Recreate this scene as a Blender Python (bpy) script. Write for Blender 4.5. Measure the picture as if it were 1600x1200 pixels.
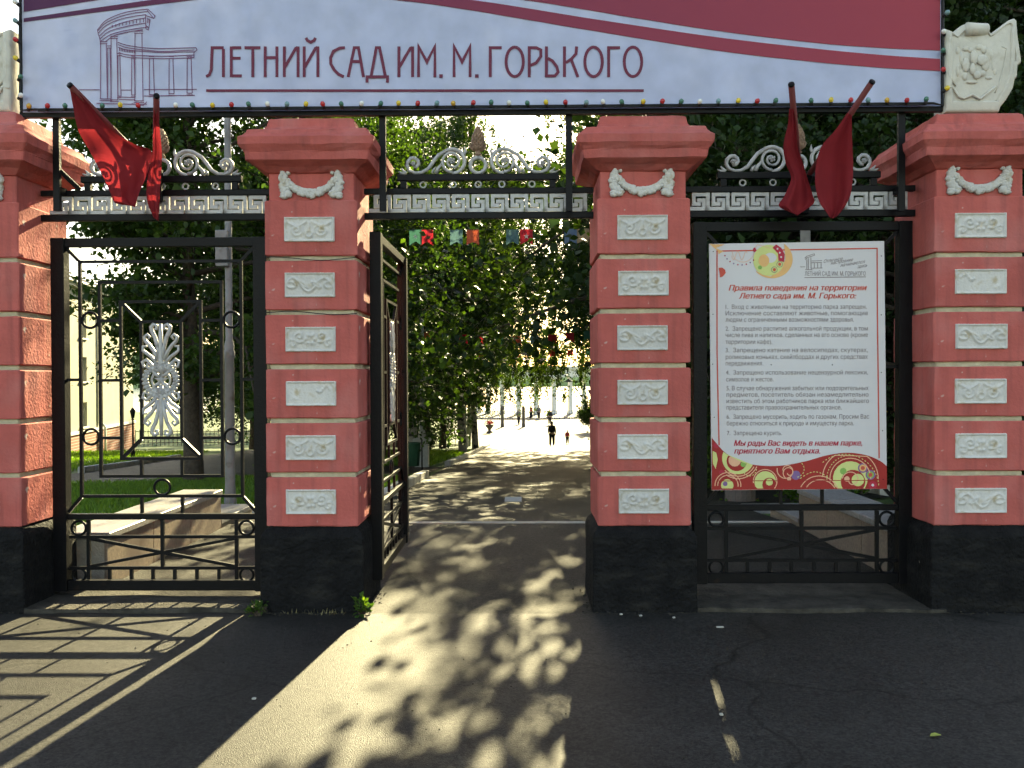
import bpy, bmesh, math, random
import numpy as np
from mathutils import Vector, Matrix, Euler
from mathutils.geometry import delaunay_2d_cdt

R = math.radians
random.seed(4)
rng = np.random.default_rng(7)
scene = bpy.context.scene
COL = scene.collection
for o in list(bpy.data.objects):
    bpy.data.objects.remove(o)

# ------------------------------------------------------------------ camera
FPX = 1340.0
PITCH, YAW, ROLL = R(0.64), R(0.68), R(-0.22)
CAM = Vector((0.0, -5.78, 1.6))
CROT = (Matrix.Rotation(YAW, 3, 'Z') @ Matrix.Rotation(R(90) - PITCH, 3, 'X') @ Matrix.Rotation(ROLL, 3, 'Z'))
cd = bpy.data.cameras.new('camera')
cam = bpy.data.objects.new('camera', cd)
COL.objects.link(cam)
cam.location = CAM
cam.rotation_euler = CROT.to_euler()
cd.sensor_width = 36.0
cd.lens = FPX / 1600 * 36
cd.clip_start = 0.05
cd.clip_end = 3000
scene.camera = cam

# ------------------------------------------------------------------ sky, sun, exposure
SUN_EL, SUN_AZ = R(24.5), R(6.9)
world = bpy.data.worlds.new('World')
scene.world = world
world.use_nodes = True
wn = world.node_tree
sky = wn.nodes.new('ShaderNodeTexSky')
sky.sky_type = 'NISHITA'
sky.sun_disc = False
sky.sun_elevation = SUN_EL
sky.sun_rotation = SUN_AZ
sky.air_density = 1.0
sky.dust_density = 1.0
sky.ozone_density = 1.0
wn.links.new(sky.outputs[0], wn.nodes['Background'].inputs[0])
wn.nodes['Background'].inputs[1].default_value = 0.095
SDIR = Vector((math.sin(SUN_AZ) * math.cos(SUN_EL), math.cos(SUN_AZ) * math.cos(SUN_EL), math.sin(SUN_EL)))
sl = bpy.data.lights.new('sun', 'SUN')
sl.energy = 5.0
sl.angle = R(0.5)
sl.color = (1.0, 0.98, 0.70)
so = bpy.data.objects.new('sun', sl)
COL.objects.link(so)
so.rotation_euler = (-SDIR).to_track_quat('-Z', 'Y').to_euler()
so.location = (5, 30, 20)
scene.view_settings.view_transform = 'Standard'
scene.view_settings.look = 'None'
scene.view_settings.gamma = 1.0
scene.view_settings.use_curve_mapping = False
scene.view_settings.exposure = 2.4
scene.view_settings.use_white_balance = True
scene.view_settings.white_balance_temperature = 8600
scene.view_settings.white_balance_tint = 10
scene.render.engine = 'CYCLES'
cy = scene.cycles
cy.use_denoising = True
try:
    cy.denoiser = 'OPENIMAGEDENOISE'
except Exception:
    pass
cy.use_adaptive_sampling = True
cy.adaptive_threshold = 0.03
cy.adaptive_min_samples = 16
cy.max_bounces = 4
cy.diffuse_bounces = 2
cy.glossy_bounces = 2
cy.transmission_bounces = 3
cy.transparent_max_bounces = 6
cy.caustics_reflective = False
cy.caustics_refractive = False


# ------------------------------------------------------------------ helpers
def at(u, v, y):
    """world point on the plane Y=y that the photograph shows at pixel u, v"""
    d = CROT @ Vector(((u - 800) / FPX, (600 - v) / FPX, -1.0))
    t = (y - CAM.y) / d.y
    return CAM + d * t


def ground(y):
    """height of the terrain: level by the gate, sloping down into the park, level again at the plaza"""
    if y < 3.45:
        return 0.0
    if y < 59.0:
        return -(y - 3.45) * 0.068
    return -(59.0 - 3.45) * 0.068


def atg(u, v, dz=0.0):
    d = CROT @ Vector(((u - 800) / FPX, (600 - v) / FPX, -1.0))
    lo, hi = 0.3, 400.0
    for _ in range(60):
        m = (lo + hi) / 2
        p = CAM + d * m
        if p.z > ground(p.y) + dz:
            lo = m
        else:
            hi = m
    return CAM + d * lo


def tag(o, label=None, cat=None, group=None, kind=None):
    if label: o['label'] = label
    if cat: o['category'] = cat
    if group: o['group'] = group
    if kind: o['kind'] = kind
    return o


def empty(name, loc, label=None, cat=None, group=None, rz=0.0):
    o = bpy.data.objects.new(name, None)
    COL.objects.link(o)
    o.location = loc
    o.rotation_euler = (0, 0, rz)
    return tag(o, label, cat, group)


def wloc(o):
    v = Vector((0, 0, 0))
    while o is not None:
        v = v + o.location
        o = o.parent
    return v


def inst(name, mesh, parent=None, loc=(0, 0, 0), rot=(0, 0, 0), scale=(1, 1, 1)):
    o = bpy.data.objects.new(name, mesh)
    COL.objects.link(o)
    o.parent = parent
    o.location = loc
    o.rotation_euler = rot
    o.scale = scale
    return o


class MB:
    """collects shapes for ONE mesh object"""
    def __init__(s):
        s.v = []
        s.f = []
        s.m = []
        s.mi = 0

    def add(s, vs, fs):
        b = len(s.v)
        s.v += [tuple(p) for p in vs]
        s.f += [tuple(b + i for i in f) for f in fs]
        s.m += [s.mi] * len(fs)

    def box(s, a, b, bev=0.0):
        x0, y0, z0 = a
        x1, y1, z1 = b
        if bev <= 0:
            s.add([(x0, y0, z0), (x1, y0, z0), (x1, y1, z0), (x0, y1, z0), (x0, y0, z1), (x1, y0, z1), (x1, y1, z1), (x0, y1, z1)],
                  [(0, 3, 2, 1), (4, 5, 6, 7), (0, 1, 5, 4), (1, 2, 6, 5), (2, 3, 7, 6), (3, 0, 4, 7)])
            return
        e = bev
        prof = [(e, 0), (0, e), (0, (z1 - z0) - e), (e, z1 - z0)]
        rings = []
        for ins, h in prof:
            c = e * 0.7
            xa, xb, ya, yb, z = x0 + ins, x1 - ins, y0 + ins, y1 - ins, z0 + h
            rings.append([(xa + c, ya, z), (xb - c, ya, z), (xb, ya + c, z), (xb, yb - c, z), (xb - c, yb, z), (xa + c, yb, z), (xa, yb - c, z), (xa, ya + c, z)])
        s.loft(rings, True, True)

    def loft(s, rings, cap0=True, cap1=True, closed=True):
        n = len(rings[0])
        vs = [p for r in rings for p in r]
        fs = []
        for i in range(len(rings) - 1):
            for j in range(n if closed else n - 1):
                a, b = i * n + j, i * n + (j + 1) % n
                fs.append((a, b, b + n, a + n))
        if cap0: fs.append(tuple(reversed(range(n))))
        if cap1: fs.append(tuple(range((len(rings) - 1) * n, len(rings) * n)))
        s.add(vs, fs)

    def tube(s, pts, r, n=6, cap=True, closed=False):
        pts = [Vector(p) for p in pts]
        k = len(pts)
        rs = r if isinstance(r, (list, tuple)) else [r] * k
        rings = []
        ref = None
        for i, p in enumerate(pts):
            if closed:
                t = pts[(i + 1) % k] - pts[i - 1]
            else:
                t = pts[min(i + 1, k - 1)] - pts[max(i - 1, 0)]
            if t.length < 1e-9: t = Vector((0, 0, 1))
            t.normalize()
            if ref is None:
                ref = Vector((0, 1, 0)) if abs(t.y) < 0.9 else Vector((1, 0, 0))
            a = ref - t * ref.dot(t)
            if a.length < 1e-6:
                a = t.orthogonal()
            a.normalize()
            ref = a
            b = t.cross(a)
            rings.append([p + (a * math.cos(q) + b * math.sin(q)) * rs[i] for q in [2 * math.pi * j / n + math.pi / n for j in range(n)]])
        if closed:
            rings.append(rings[0])
            s.loft(rings, False, False)
        else:
            s.loft(rings, cap, cap)

    def bar(s, a, b, w, d=None):
        """square bar from a to b; w = width in the XZ plane, d = depth along Y"""
        a, b = Vector(a), Vector(b)
        d = w if d is None else d
        t = (b - a).normalized()
        yv = Vector((0, 1, 0)) if abs(t.y) < 0.9 else Vector((1, 0, 0))
        n = t.cross(yv).normalized()
        yv = n.cross(t).normalized()
        rr = []
        for p in (a, b):
            rr.append([p + n * w / 2 + yv * d / 2, p - n * w / 2 + yv * d / 2, p - n * w / 2 - yv * d / 2, p + n * w / 2 - yv * d / 2])
        s.loft(rr)

    def ring(s, c, rad, r, n=20, m=6, axis='Y'):
        pts = []
        for i in range(n):
            q = 2 * math.pi * i / n
            if axis == 'Y': pts.append((c[0] + rad * math.cos(q), c[1], c[2] + rad * math.sin(q)))
            else: pts.append((c[0] + rad * math.cos(q), c[1] + rad * math.sin(q), c[2]))
        s.tube(pts, r, m, closed=True)

    def lathe(s, prof, c=(0, 0, 0), n=12):
        rings = []
        for r, z in prof:
            rings.append([(c[0] + r * math.cos(2 * math.pi * j / n), c[1] + r * math.sin(2 * math.pi * j / n), c[2] + z) for j in range(n)])
        s.loft(rings)

    def blob(s, c, rx, ry, rz, n=8, m=5, jit=0.0):
        rings = []
        for i in range(m + 1):
            th = math.pi * (i + 0.02) / (m + 0.04)
            rr = math.sin(th)
            rings.append([(c[0] + rx * rr * math.cos(2 * math.pi * j / n) * (1 + random.uniform(-jit, jit)),
                           c[1] + ry * rr * math.sin(2 * math.pi * j / n) * (1 + random.uniform(-jit, jit)),
                           c[2] - rz * math.cos(th)) for j in range(n)])
        s.loft(rings)

    def prism(s, outline, y0, y1):
        """outline: list of (x, z); extruded from y0 to y1"""
        n = len(outline)
        vs = [(x, y0, z) for x, z in outline] + [(x, y1, z) for x, z in outline]
        fs = [tuple(range(n)), tuple(reversed(range(n, 2 * n)))]
        for i in range(n):
            j = (i + 1) % n
            fs.append((i, i + n, j + n, j))
        s.add(vs, fs)

    def strip(s, pts, w, up=None):
        """flat mitred ribbon through 3-D points that lie in one plane Y=const"""
        P = [Vector(p) for p in pts]
        n = len(P)
        L, Rr = [], []
        closed = n > 3 and (P[0] - P[-1]).length < 1e-5
        for i in range(n):
            if closed and i in (0, n - 1):
                t0 = (P[0] - P[-2]).normalized()
                t1 = (P[1] - P[0]).normalized()
            else:
                t0 = (P[i] - P[i - 1]).normalized() if i > 0 else (P[1] - P[0]).normalized()
                t1 = (P[i + 1] - P[i]).normalized() if i < n - 1 else t0
            n0 = Vector((-t0.z, 0, t0.x))
            n1 = Vector((-t1.z, 0, t1.x))
            m = n0 + n1
            if m.length < 1e-6: m = n0
            m.normalize()
            k = 1.0 / max(0.35, m.dot(n0))
            L.append(P[i] + m * w / 2 * k)
            Rr.append(P[i] - m * w / 2 * k)
        vs = L + Rr
        fs = [(i, i + n, i + 1 + n, i + 1) for i in range(n - 1)]
        s.add(vs, fs)

    def build(s, name, mat, parent=None, smooth=False, kind=None, origin=None):
        me = bpy.data.meshes.new(name)
        off = wloc(parent) if parent is not None else Vector(origin or (0, 0, 0))
        me.from_pydata([(x - off.x, y - off.y, z - off.z) for x, y, z in s.v], [], s.f)
        for mm in (mat if isinstance(mat, (list, tuple)) else [mat]):
            me.materials.append(mm)
        if any(s.m):
            me.polygons.foreach_set('material_index', s.m)
        if smooth:
            me.polygons.foreach_set('use_smooth', [True] * len(me.polygons))
        me.update()
        o = bpy.data.objects.new(name, me)
        COL.objects.link(o)
        o.parent = parent
        if parent is None and origin is not None:
            o.location = origin
        if kind: o['kind'] = kind
        return o


# ------------------------------------------------------------------ materials
def pm(name, col, rough=0.8, var=0.2, scale=6.0, bump=0.15, bscale=80.0, spec=0.3, metal=0.0, col2=None, c2scale=3.0, c2lo=0.55, c2hi=0.7,
       speck=None, speck_scale=40.0, speck_lo=0.72, tint=0.0, bdist=0.01, detail=5.0, coat=0.0):
    m = bpy.data.materials.new(name)
    m.use_nodes = True
    nt = m.node_tree
    N, L = nt.nodes, nt.links
    b = N['Principled BSDF']
    tc = N.new('ShaderNodeTexCoord')
    co = tc.outputs['Object']
    nz = N.new('ShaderNodeTexNoise')
    nz.inputs['Scale'].default_value = scale
    nz.inputs['Detail'].default_value = detail
    nz.inputs['Roughness'].default_value = 0.65
    L.new(co, nz.inputs['Vector'])
    rp = N.new('ShaderNodeValToRGB')
    c = Vector(col[:3])
    rp.color_ramp.elements[0].position = 0.3
    rp.color_ramp.elements[1].position = 0.7
    rp.color_ramp.elements[0].color = (*(c * (1 - var)), 1)
    rp.color_ramp.elements[1].color = (*[min(1, q) for q in c * (1 + var)], 1)
    L.new(nz.outputs['Fac'], rp.inputs['Fac'])
    out = rp.outputs['Color']
    def over(src, colr, sc, lo, hi, det=4.0):
        n2 = N.new('ShaderNodeTexNoise')
        n2.inputs['Scale'].default_value = sc
        n2.inputs['Detail'].default_value = det
        L.new(co, n2.inputs['Vector'])
        r2 = N.new('ShaderNodeMapRange')
        r2.inputs['From Min'].default_value = lo
        r2.inputs['From Max'].default_value = hi
        L.new(n2.outputs['Fac'], r2.inputs['Value'])
        mx = N.new('ShaderNodeMix')
        mx.data_type = 'RGBA'
        L.new(r2.outputs['Result'], mx.inputs['Factor'])
        L.new(src, mx.inputs['A'])
        mx.inputs['B'].default_value = (*colr[:3], 1)
        return mx.outputs['Result']
    if col2 is not None:
        out = over(out, col2, c2scale, c2lo, c2hi)
    if speck is not None:
        out = over(out, speck, speck_scale, speck_lo, speck_lo + 0.03, 2.0)
    if tint:
        oi = N.new('ShaderNodeObjectInfo')
        hs = N.new('ShaderNodeHueSaturation')
        mr = N.new('ShaderNodeMapRange')
        mr.inputs['To Min'].default_value = 1 - tint
        mr.inputs['To Max'].default_value = 1 + tint
        L.new(oi.outputs['Random'], mr.inputs['Value'])
        L.new(mr.outputs['Result'], hs.inputs['Value'])
        L.new(out, hs.inputs['Color'])
        out = hs.outputs['Color']
    L.new(out, b.inputs['Base Color'])
    b.inputs['Roughness'].default_value = rough
    b.inputs['Specular IOR Level'].default_value = spec
    b.inputs['Metallic'].default_value = metal
    if coat: b.inputs['Coat Weight'].default_value = coat
    if bump:
        n3 = N.new('ShaderNodeTexNoise')
        n3.inputs['Scale'].default_value = bscale
        n3.inputs['Detail'].default_value = 4.0
        L.new(co, n3.inputs['Vector'])
        bp = N.new('ShaderNodeBump')
        bp.inputs['Strength'].default_value = bump
        bp.inputs['Distance'].default_value = bdist
        L.new(n3.outputs['Fac'], bp.inputs['Height'])
        L.new(bp.outputs['Normal'], b.inputs['Normal'])
    return m


def cloth(name, col, trans=0.35, rough=0.8):
    m = bpy.data.materials.new(name)
    m.use_nodes = True
    nt = m.node_tree
    N, L = nt.nodes, nt.links
    for n in list(N): N.remove(n)
    out = N.new('ShaderNodeOutputMaterial')
    d = N.new('ShaderNodeBsdfPrincipled')
    d.inputs['Roughness'].default_value = rough
    d.inputs['Specular IOR Level'].default_value = 0.2
    t = N.new('ShaderNodeBsdfTranslucent')
    mix = N.new('ShaderNodeMixShader')
    mix.inputs[0].default_value = trans
    tc = N.new('ShaderNodeTexCoord')
    nz = N.new('ShaderNodeTexNoise')
    nz.inputs['Scale'].default_value = 5
    nz.inputs['Detail'].default_value = 6
    L.new(tc.outputs['Object'], nz.inputs['Vector'])
    rp = N.new('ShaderNodeValToRGB')
    c = Vector(col)
    rp.color_ramp.elements[0].position = 0.3
    rp.color_ramp.elements[1].position = 0.75
    rp.color_ramp.elements[0].color = (*(c * 0.86), 1)
    rp.color_ramp.elements[1].color = (*(c * 1.08), 1)
    L.new(nz.outputs['Fac'], rp.inputs['Fac'])
    L.new(rp.outputs['Color'], d.inputs['Base Color'])
    L.new(rp.outputs['Color'], t.inputs['Color'])
    L.new(d.outputs[0], mix.inputs[1])
    L.new(t.outputs[0], mix.inputs[2])
    L.new(mix.outputs[0], out.inputs[0])
    return m


def leafmat(name, c0, c1, trans=0.45, tcol=None):
    m = bpy.data.materials.new(name)
    m.use_nodes = True
    nt = m.node_tree
    N, L = nt.nodes, nt.links
    for n in list(N): N.remove(n)
    out = N.new('ShaderNodeOutputMaterial')
    g = N.new('ShaderNodeNewGeometry')
    rp = N.new('ShaderNodeValToRGB')
    rp.color_ramp.elements[0].color = (*c0, 1)
    rp.color_ramp.elements[1].color = (*c1, 1)
    L.new(g.outputs['Random Per Island'], rp.inputs['Fac'])
    d = N.new('ShaderNodeBsdfPrincipled')
    d.inputs['Roughness'].default_value = 0.5
    d.inputs['Specular IOR Level'].default_value = 0.25
    t = N.new('ShaderNodeBsdfTranslucent')
    L.new(rp.outputs['Color'], d.inputs['Base Color'])
    mx = N.new('ShaderNodeMix')
    mx.data_type = 'RGBA'
    mx.blend_type = 'MULTIPLY'
    mx.inputs['Factor'].default_value = 1.0
    L.new(rp.outputs['Color'], mx.inputs['A'])
    tc = tcol or (2.4, 2.1, 0.7)
    mx.inputs['B'].default_value = (*tc, 1)
    L.new(mx.outputs['Result'], t.inputs['Color'])
    mix = N.new('ShaderNodeMixShader')
    mix.inputs[0].default_value = trans
    L.new(d.outputs[0], mix.inputs[1])
    L.new(t.outputs[0], mix.inputs[2])
    L.new(mix.outputs[0], out.inputs[0])
    return m


def asphalt(name, col, crack=True, spec=0.155, rough=0.60):
    m = pm(name, col, rough=rough, var=0.34, scale=1.3, bump=0.65, bscale=150, spec=spec, bdist=0.006,
           col2=tuple(q * 1.35 for q in col), c2scale=0.55, c2lo=0.5, c2hi=0.75,
           speck=(0.10, 0.095, 0.085), speck_scale=130, speck_lo=0.7)
    nt = m.node_tree
    N, L = nt.nodes, nt.links
    b = N['Principled BSDF']
    src = b.inputs['Base Color'].links[0].from_socket
    tc = N.new('ShaderNodeTexCoord')
    g1 = N.new('ShaderNodeTexVoronoi')
    g1.inputs['Scale'].default_value = 95
    L.new(tc.outputs['Object'], g1.inputs['Vector'])
    g2 = N.new('ShaderNodeTexNoise')
    g2.inputs['Scale'].default_value = 22
    g2.inputs['Detail'].default_value = 6
    L.new(tc.outputs['Object'], g2.inputs['Vector'])
    sx = N.new('ShaderNodeSeparateColor')
    L.new(g1.outputs['Color'], sx.inputs[0])
    ad = N.new('ShaderNodeMath')
    ad.operation = 'ADD'
    L.new(sx.outputs[0], ad.inputs[0])
    L.new(g2.outputs['Fac'], ad.inputs[1])
    mg = N.new('ShaderNodeMapRange')
    mg.inputs['From Min'].default_value = 0.45
    mg.inputs['From Max'].default_value = 1.55
    mg.inputs['To Min'].default_value = 0.45
    mg.inputs['To Max'].default_value = 1.6
    L.new(ad.outputs[0], mg.inputs['Value'])
    hv = N.new('ShaderNodeVectorMath')
    hv.operation = 'SCALE'
    L.new(src, hv.inputs[0])
    L.new(mg.outputs['Result'], hv.inputs['Scale'])
    L.new(hv.outputs[0], b.inputs['Base Color'])
    if crack:
        nt = m.node_tree
        N, L = nt.nodes, nt.links
        b = N['Principled BSDF']
        src = b.inputs['Base Color'].links[0].from_socket
        tc = N.new('ShaderNodeTexCoord')
        nz = N.new('ShaderNodeTexNoise')
        nz.inputs['Scale'].default_value = 2.2
        nz.inputs['Detail'].default_value = 6
        L.new(tc.outputs['Object'], nz.inputs['Vector'])
        va = N.new('ShaderNodeVectorMath')
        va.operation = 'MULTIPLY_ADD'
        va.inputs[1].default_value = (0.5, 0.5, 0)
        L.new(nz.outputs['Color'], va.inputs[0])
        L.new(tc.outputs['Object'], va.inputs[2])
        vo = N.new('ShaderNodeTexVoronoi')
        vo.feature = 'DISTANCE_TO_EDGE'
        vo.inputs['Scale'].default_value = 0.42
        L.new(va.outputs[0], vo.inputs['Vector'])
        mr = N.new('ShaderNodeMapRange')
        mr.inputs['From Min'].default_value = 0.0
        mr.inputs['From Max'].default_value = 0.005
        mr.inputs['To Min'].default_value = 0.75
        mr.inputs['To Max'].default_value = 0.0
        L.new(vo.outputs['Distance'], mr.inputs['Value'])
        mx = N.new('ShaderNodeMix')
        mx.data_type = 'RGBA'
        L.new(mr.outputs['Result'], mx.inputs['Factor'])
        L.new(src, mx.inputs['A'])
        mx.inputs['B'].default_value = (0.006, 0.006, 0.005, 1)
        L.new(mx.outputs['Result'], b.inputs['Base Color'])
    return m


M = {}
M['asphalt'] = asphalt('asphalt_forecourt', (0.026, 0.0245, 0.022))
M['asphalt2'] = asphalt('asphalt_path', (0.030, 0.028, 0.0235), crack=False, spec=0.11, rough=0.66)
M['pink'] = pm('pink_stucco', (0.49, 0.113, 0.098), rough=0.85, var=0.13, scale=4, bump=0.35, bscale=45, spec=0.2, col2=(0.39, 0.09, 0.075), c2scale=2.2, c2lo=0.55, c2hi=0.8,
               speck=(0.55, 0.40, 0.36), speck_scale=11, speck_lo=0.735, tint=0.05, bdist=0.012)
def streaks(m, col, sc=(16, 16, 1.1), lo=0.52, hi=0.85, amt=0.5):
    nt = m.node_tree
    N, L = nt.nodes, nt.links
    b = N['Principled BSDF']
    src = b.inputs['Base Color'].links[0].from_socket
    g = N.new('ShaderNodeNewGeometry')
    mp = N.new('ShaderNodeMapping')
    mp.inputs['Scale'].default_value = sc
    L.new(g.outputs['Position'], mp.inputs['Vector'])
    nz = N.new('ShaderNodeTexNoise')
    nz.inputs['Scale'].default_value = 1.0
    nz.inputs['Detail'].default_value = 6
    L.new(mp.outputs[0], nz.inputs['Vector'])
    mr = N.new('ShaderNodeMapRange')
    mr.inputs['From Min'].default_value = lo
    mr.inputs['From Max'].default_value = hi
    mr.inputs['To Max'].default_value = amt
    L.new(nz.outputs['Fac'], mr.inputs['Value'])
    mx = N.new('ShaderNodeMix')
    mx.data_type = 'RGBA'
    L.new(mr.outputs['Result'], mx.inputs['Factor'])
    L.new(src, mx.inputs['A'])
    mx.inputs['B'].default_value = (*col, 1)
    L.new(mx.outputs['Result'], b.inputs['Base Color'])
streaks(M['pink'], (0.19, 0.06, 0.055), lo=0.50, hi=0.80, amt=0.6)
streaks(M['pink'], (0.58, 0.23, 0.215), (3, 3, 2.2), 0.50, 0.75, 0.45)
M['black_base'] = pm('black_bitumen', (0.009, 0.009, 0.0095), rough=0.85, var=0.4, scale=9, bump=1.0, bscale=34, spec=0.14, speck=(0.22, 0.2, 0.17), speck_scale=15, speck_lo=0.745, bdist=0.03)
streaks(M['black_base'], (0.030, 0.028, 0.025), (4, 4, 11), 0.52, 0.8, 0.8)
M['mortar'] = pm('cream_mortar', (0.50, 0.44, 0.31), rough=0.9, var=0.2, scale=12, bump=0.4, bscale=60, col2=(0.25, 0.21, 0.15), c2scale=7, c2lo=0.58, c2hi=0.75)
M['plaster'] = pm('white_plaster', (0.58, 0.56, 0.53), rough=0.85, var=0.1, scale=14, bump=0.3, bscale=70, spec=0.2, col2=(0.42, 0.35, 0.24), c2scale=16, c2lo=0.54, c2hi=0.74, tint=0.08)
M['shield'] = pm('aged_plaster', (0.60, 0.57, 0.50), rough=0.85, var=0.12, scale=6, bump=0.3, bscale=40, spec=0.2, col2=(0.38, 0.32, 0.22), c2scale=7, c2lo=0.58, c2hi=0.76)
M['iron'] = pm('black_iron', (0.0035, 0.0035, 0.0045), rough=0.45, var=0.3, scale=14, bump=0.25, bscale=60, spec=0.16, col2=(0.02, 0.011, 0.007), c2scale=9, c2lo=0.66, c2hi=0.78)
M['iron_brown'] = pm('dark_brown_iron', (0.03, 0.018, 0.014), rough=0.45, var=0.3, scale=14, bump=0.25, bscale=60, spec=0.5)
M['silver'] = pm('silver_paint', (0.42, 0.415, 0.41), rough=0.45, var=0.22, scale=18, bump=0.2, bscale=90, spec=0.5, metal=0.1, col2=(0.12, 0.11, 0.10), c2scale=14, c2lo=0.58, c2hi=0.76)
M['cone_paint'] = pm('tarnished_bronze', (0.25, 0.16, 0.11), rough=0.5, var=0.3, scale=18, bump=0.2, bscale=90, metal=0.3)
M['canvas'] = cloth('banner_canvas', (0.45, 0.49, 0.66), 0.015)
M['burgundy'] = cloth('burgundy_print', (0.26, 0.045, 0.085), 0.015)
def print_gradient(m, x0, x1, c0, c1):
    # the printed colour of the banner runs from plum to rose along its length
    nt = m.node_tree
    N, L = nt.nodes, nt.links
    rp = [n for n in N if n.type == 'VALTORGB'][0]
    dst = [l.to_socket for l in rp.outputs['Color'].links]
    tc = N.new('ShaderNodeTexCoord')
    sp_ = N.new('ShaderNodeSeparateXYZ')
    L.new(tc.outputs['Object'], sp_.inputs[0])
    mr = N.new('ShaderNodeMapRange')
    mr.inputs['From Min'].default_value = x0
    mr.inputs['From Max'].default_value = x1
    L.new(sp_.outputs['X'], mr.inputs['Value'])
    mx = N.new('ShaderNodeMix')
    mx.data_type = 'RGBA'
    mx.inputs['A'].default_value = (*c0, 1)
    mx.inputs['B'].default_value = (*c1, 1)
    L.new(mr.outputs['Result'], mx.inputs['Factor'])
    for d in dst: L.new(mx.outputs['Result'], d)
print_gradient(M['burgundy'], -3.0, 3.0, (0.10, 0.035, 0.085), (0.37, 0.06, 0.085))
M['letter'] = pm('plum_lettering', (0.165, 0.035, 0.065), rough=0.8, var=0.08, bump=0)
M['sketch'] = pm('plum_line_print', (0.20, 0.09, 0.17), rough=0.8, var=0.05, bump=0)
M['flag'] = cloth('red_flag_cloth', (0.28, 0.022, 0.030), 0.32)
M['flag_pole'] = pm('red_wood_pole', (0.16, 0.03, 0.03), rough=0.6)
M['board'] = pm('board_print_white', (0.62, 0.605, 0.62), rough=0.45, var=0.03, scale=2, bump=0.0, spec=0.4)
M['grey_ink'] = pm('grey_ink', (0.24, 0.20, 0.20), rough=0.6, var=0.05, bump=0)
M['red_ink'] = pm('red_ink', (0.62, 0.09, 0.06), rough=0.6, var=0.05, bump=0)
M['crimson'] = pm('crimson_ink', (0.50, 0.03, 0.06), rough=0.6, var=0.05, bump=0)
M['wave_red'] = pm('deep_red_print', (0.38, 0.025, 0.022), rough=0.5, var=0.06, bump=0)
M['lime'] = pm('lime_print', (0.62, 0.66, 0.25), rough=0.5, var=0.06, bump=0)
M['orange'] = pm('orange_print', (0.80, 0.45, 0.18), rough=0.5, var=0.08, bump=0)
M['peach'] = pm('peach_print', (0.78, 0.42, 0.27), rough=0.5, var=0.06, bump=0)
M['leafgreen'] = pm('green_print', (0.22, 0.42, 0.10), rough=0.5, var=0.06, bump=0)
M['violet'] = pm('violet_print', (0.22, 0.12, 0.28), rough=0.5, var=0.06, bump=0)
M['cable'] = pm('black_cable', (0.012, 0.013, 0.014), rough=0.5, var=0.1, bump=0)
M['granite'] = pm('grey_granite', (0.22, 0.17, 0.13), rough=0.6, var=0.3, scale=45, bump=0.15, bscale=120, col2=(0.15, 0.11, 0.09), c2scale=2, tint=0.06)
M['granite_top'] = pm('granite_coping', (0.22, 0.21, 0.20), rough=0.45, var=0.35, scale=35, bump=0.12, bscale=120, spec=0.5, tint=0.05)
M['concrete'] = pm('concrete', (0.36, 0.34, 0.29), rough=0.85, var=0.25, scale=6, bump=0.5, bscale=70, col2=(0.2, 0.185, 0.15), c2scale=3)
M['worn_slab'] = pm('worn_threshold', (0.055, 0.049, 0.04), rough=0.9, var=0.45, scale=7, bump=0.8, bscale=50, spec=0.2, col2=(0.028, 0.026, 0.022), c2scale=4, bdist=0.02)
M['kerb'] = pm('whitewashed_kerb', (0.42, 0.41, 0.38), rough=0.8, var=0.15, scale=7, bump=0.3, bscale=60, col2=(0.35, 0.33, 0.3), c2scale=4, tint=0.08)
M['soil'] = pm('lawn_soil', (0.055, 0.10, 0.025), rough=0.9, var=0.45, scale=3, bump=0.6, bscale=30, col2=(0.09, 0.075, 0.04), c2scale=0.8, c2lo=0.6, c2hi=0.75)
M['grass'] = leafmat('grass_blades', (0.045, 0.11, 0.018), (0.10, 0.20, 0.035), 0.4)
M['plaza'] = pm('pale_paving', (0.15, 0.145, 0.13), rough=0.8, var=0.2, scale=0.8, bump=0.2, bscale=30, spec=0.1)
M['bark'] = pm('dark_bark', (0.055, 0.042, 0.032), rough=0.9, var=0.4, scale=9, bump=0.9, bscale=22, bdist=0.03)
M['birch_bark'] = pm('birch_bark', (0.30, 0.28, 0.25), rough=0.8, var=0.2, scale=5, bump=0.4, bscale=22, col2=(0.03, 0.03, 0.03), c2scale=3.5, c2lo=0.5, c2hi=0.58)
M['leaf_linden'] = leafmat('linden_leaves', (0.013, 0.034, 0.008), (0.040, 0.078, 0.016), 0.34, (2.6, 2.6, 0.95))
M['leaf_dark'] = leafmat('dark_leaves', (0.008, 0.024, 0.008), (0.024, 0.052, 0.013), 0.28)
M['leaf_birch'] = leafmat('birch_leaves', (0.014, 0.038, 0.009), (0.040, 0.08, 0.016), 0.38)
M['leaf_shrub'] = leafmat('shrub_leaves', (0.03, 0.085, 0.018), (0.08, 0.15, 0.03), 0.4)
M['steel'] = pm('grey_lamp_post', (0.17, 0.17, 0.175), rough=0.5, var=0.15, scale=7, bump=0.1, col2=(0.10, 0.09, 0.08), c2scale=6, metal=0.1)
M['stone_post'] = pm('painted_iron_post', (0.34, 0.35, 0.34), rough=0.6, var=0.15, scale=7, bump=0.1)
M['ochre'] = pm('cream_facade', (0.36, 0.355, 0.275), rough=0.9, var=0.08, scale=0.8, bump=0.2, bscale=20, col2=(0.35, 0.33, 0.24), c2scale=0.5)
M['white_trim'] = pm('white_trim', (0.72, 0.70, 0.64), rough=0.8, var=0.08, bump=0.1)
M['glass'] = pm('window_glass', (0.04, 0.05, 0.07), rough=0.08, var=0.2, bump=0, spec=0.8)
M['roof'] = pm('grey_roof', (0.22, 0.21, 0.2), rough=0.7, var=0.15)
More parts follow.
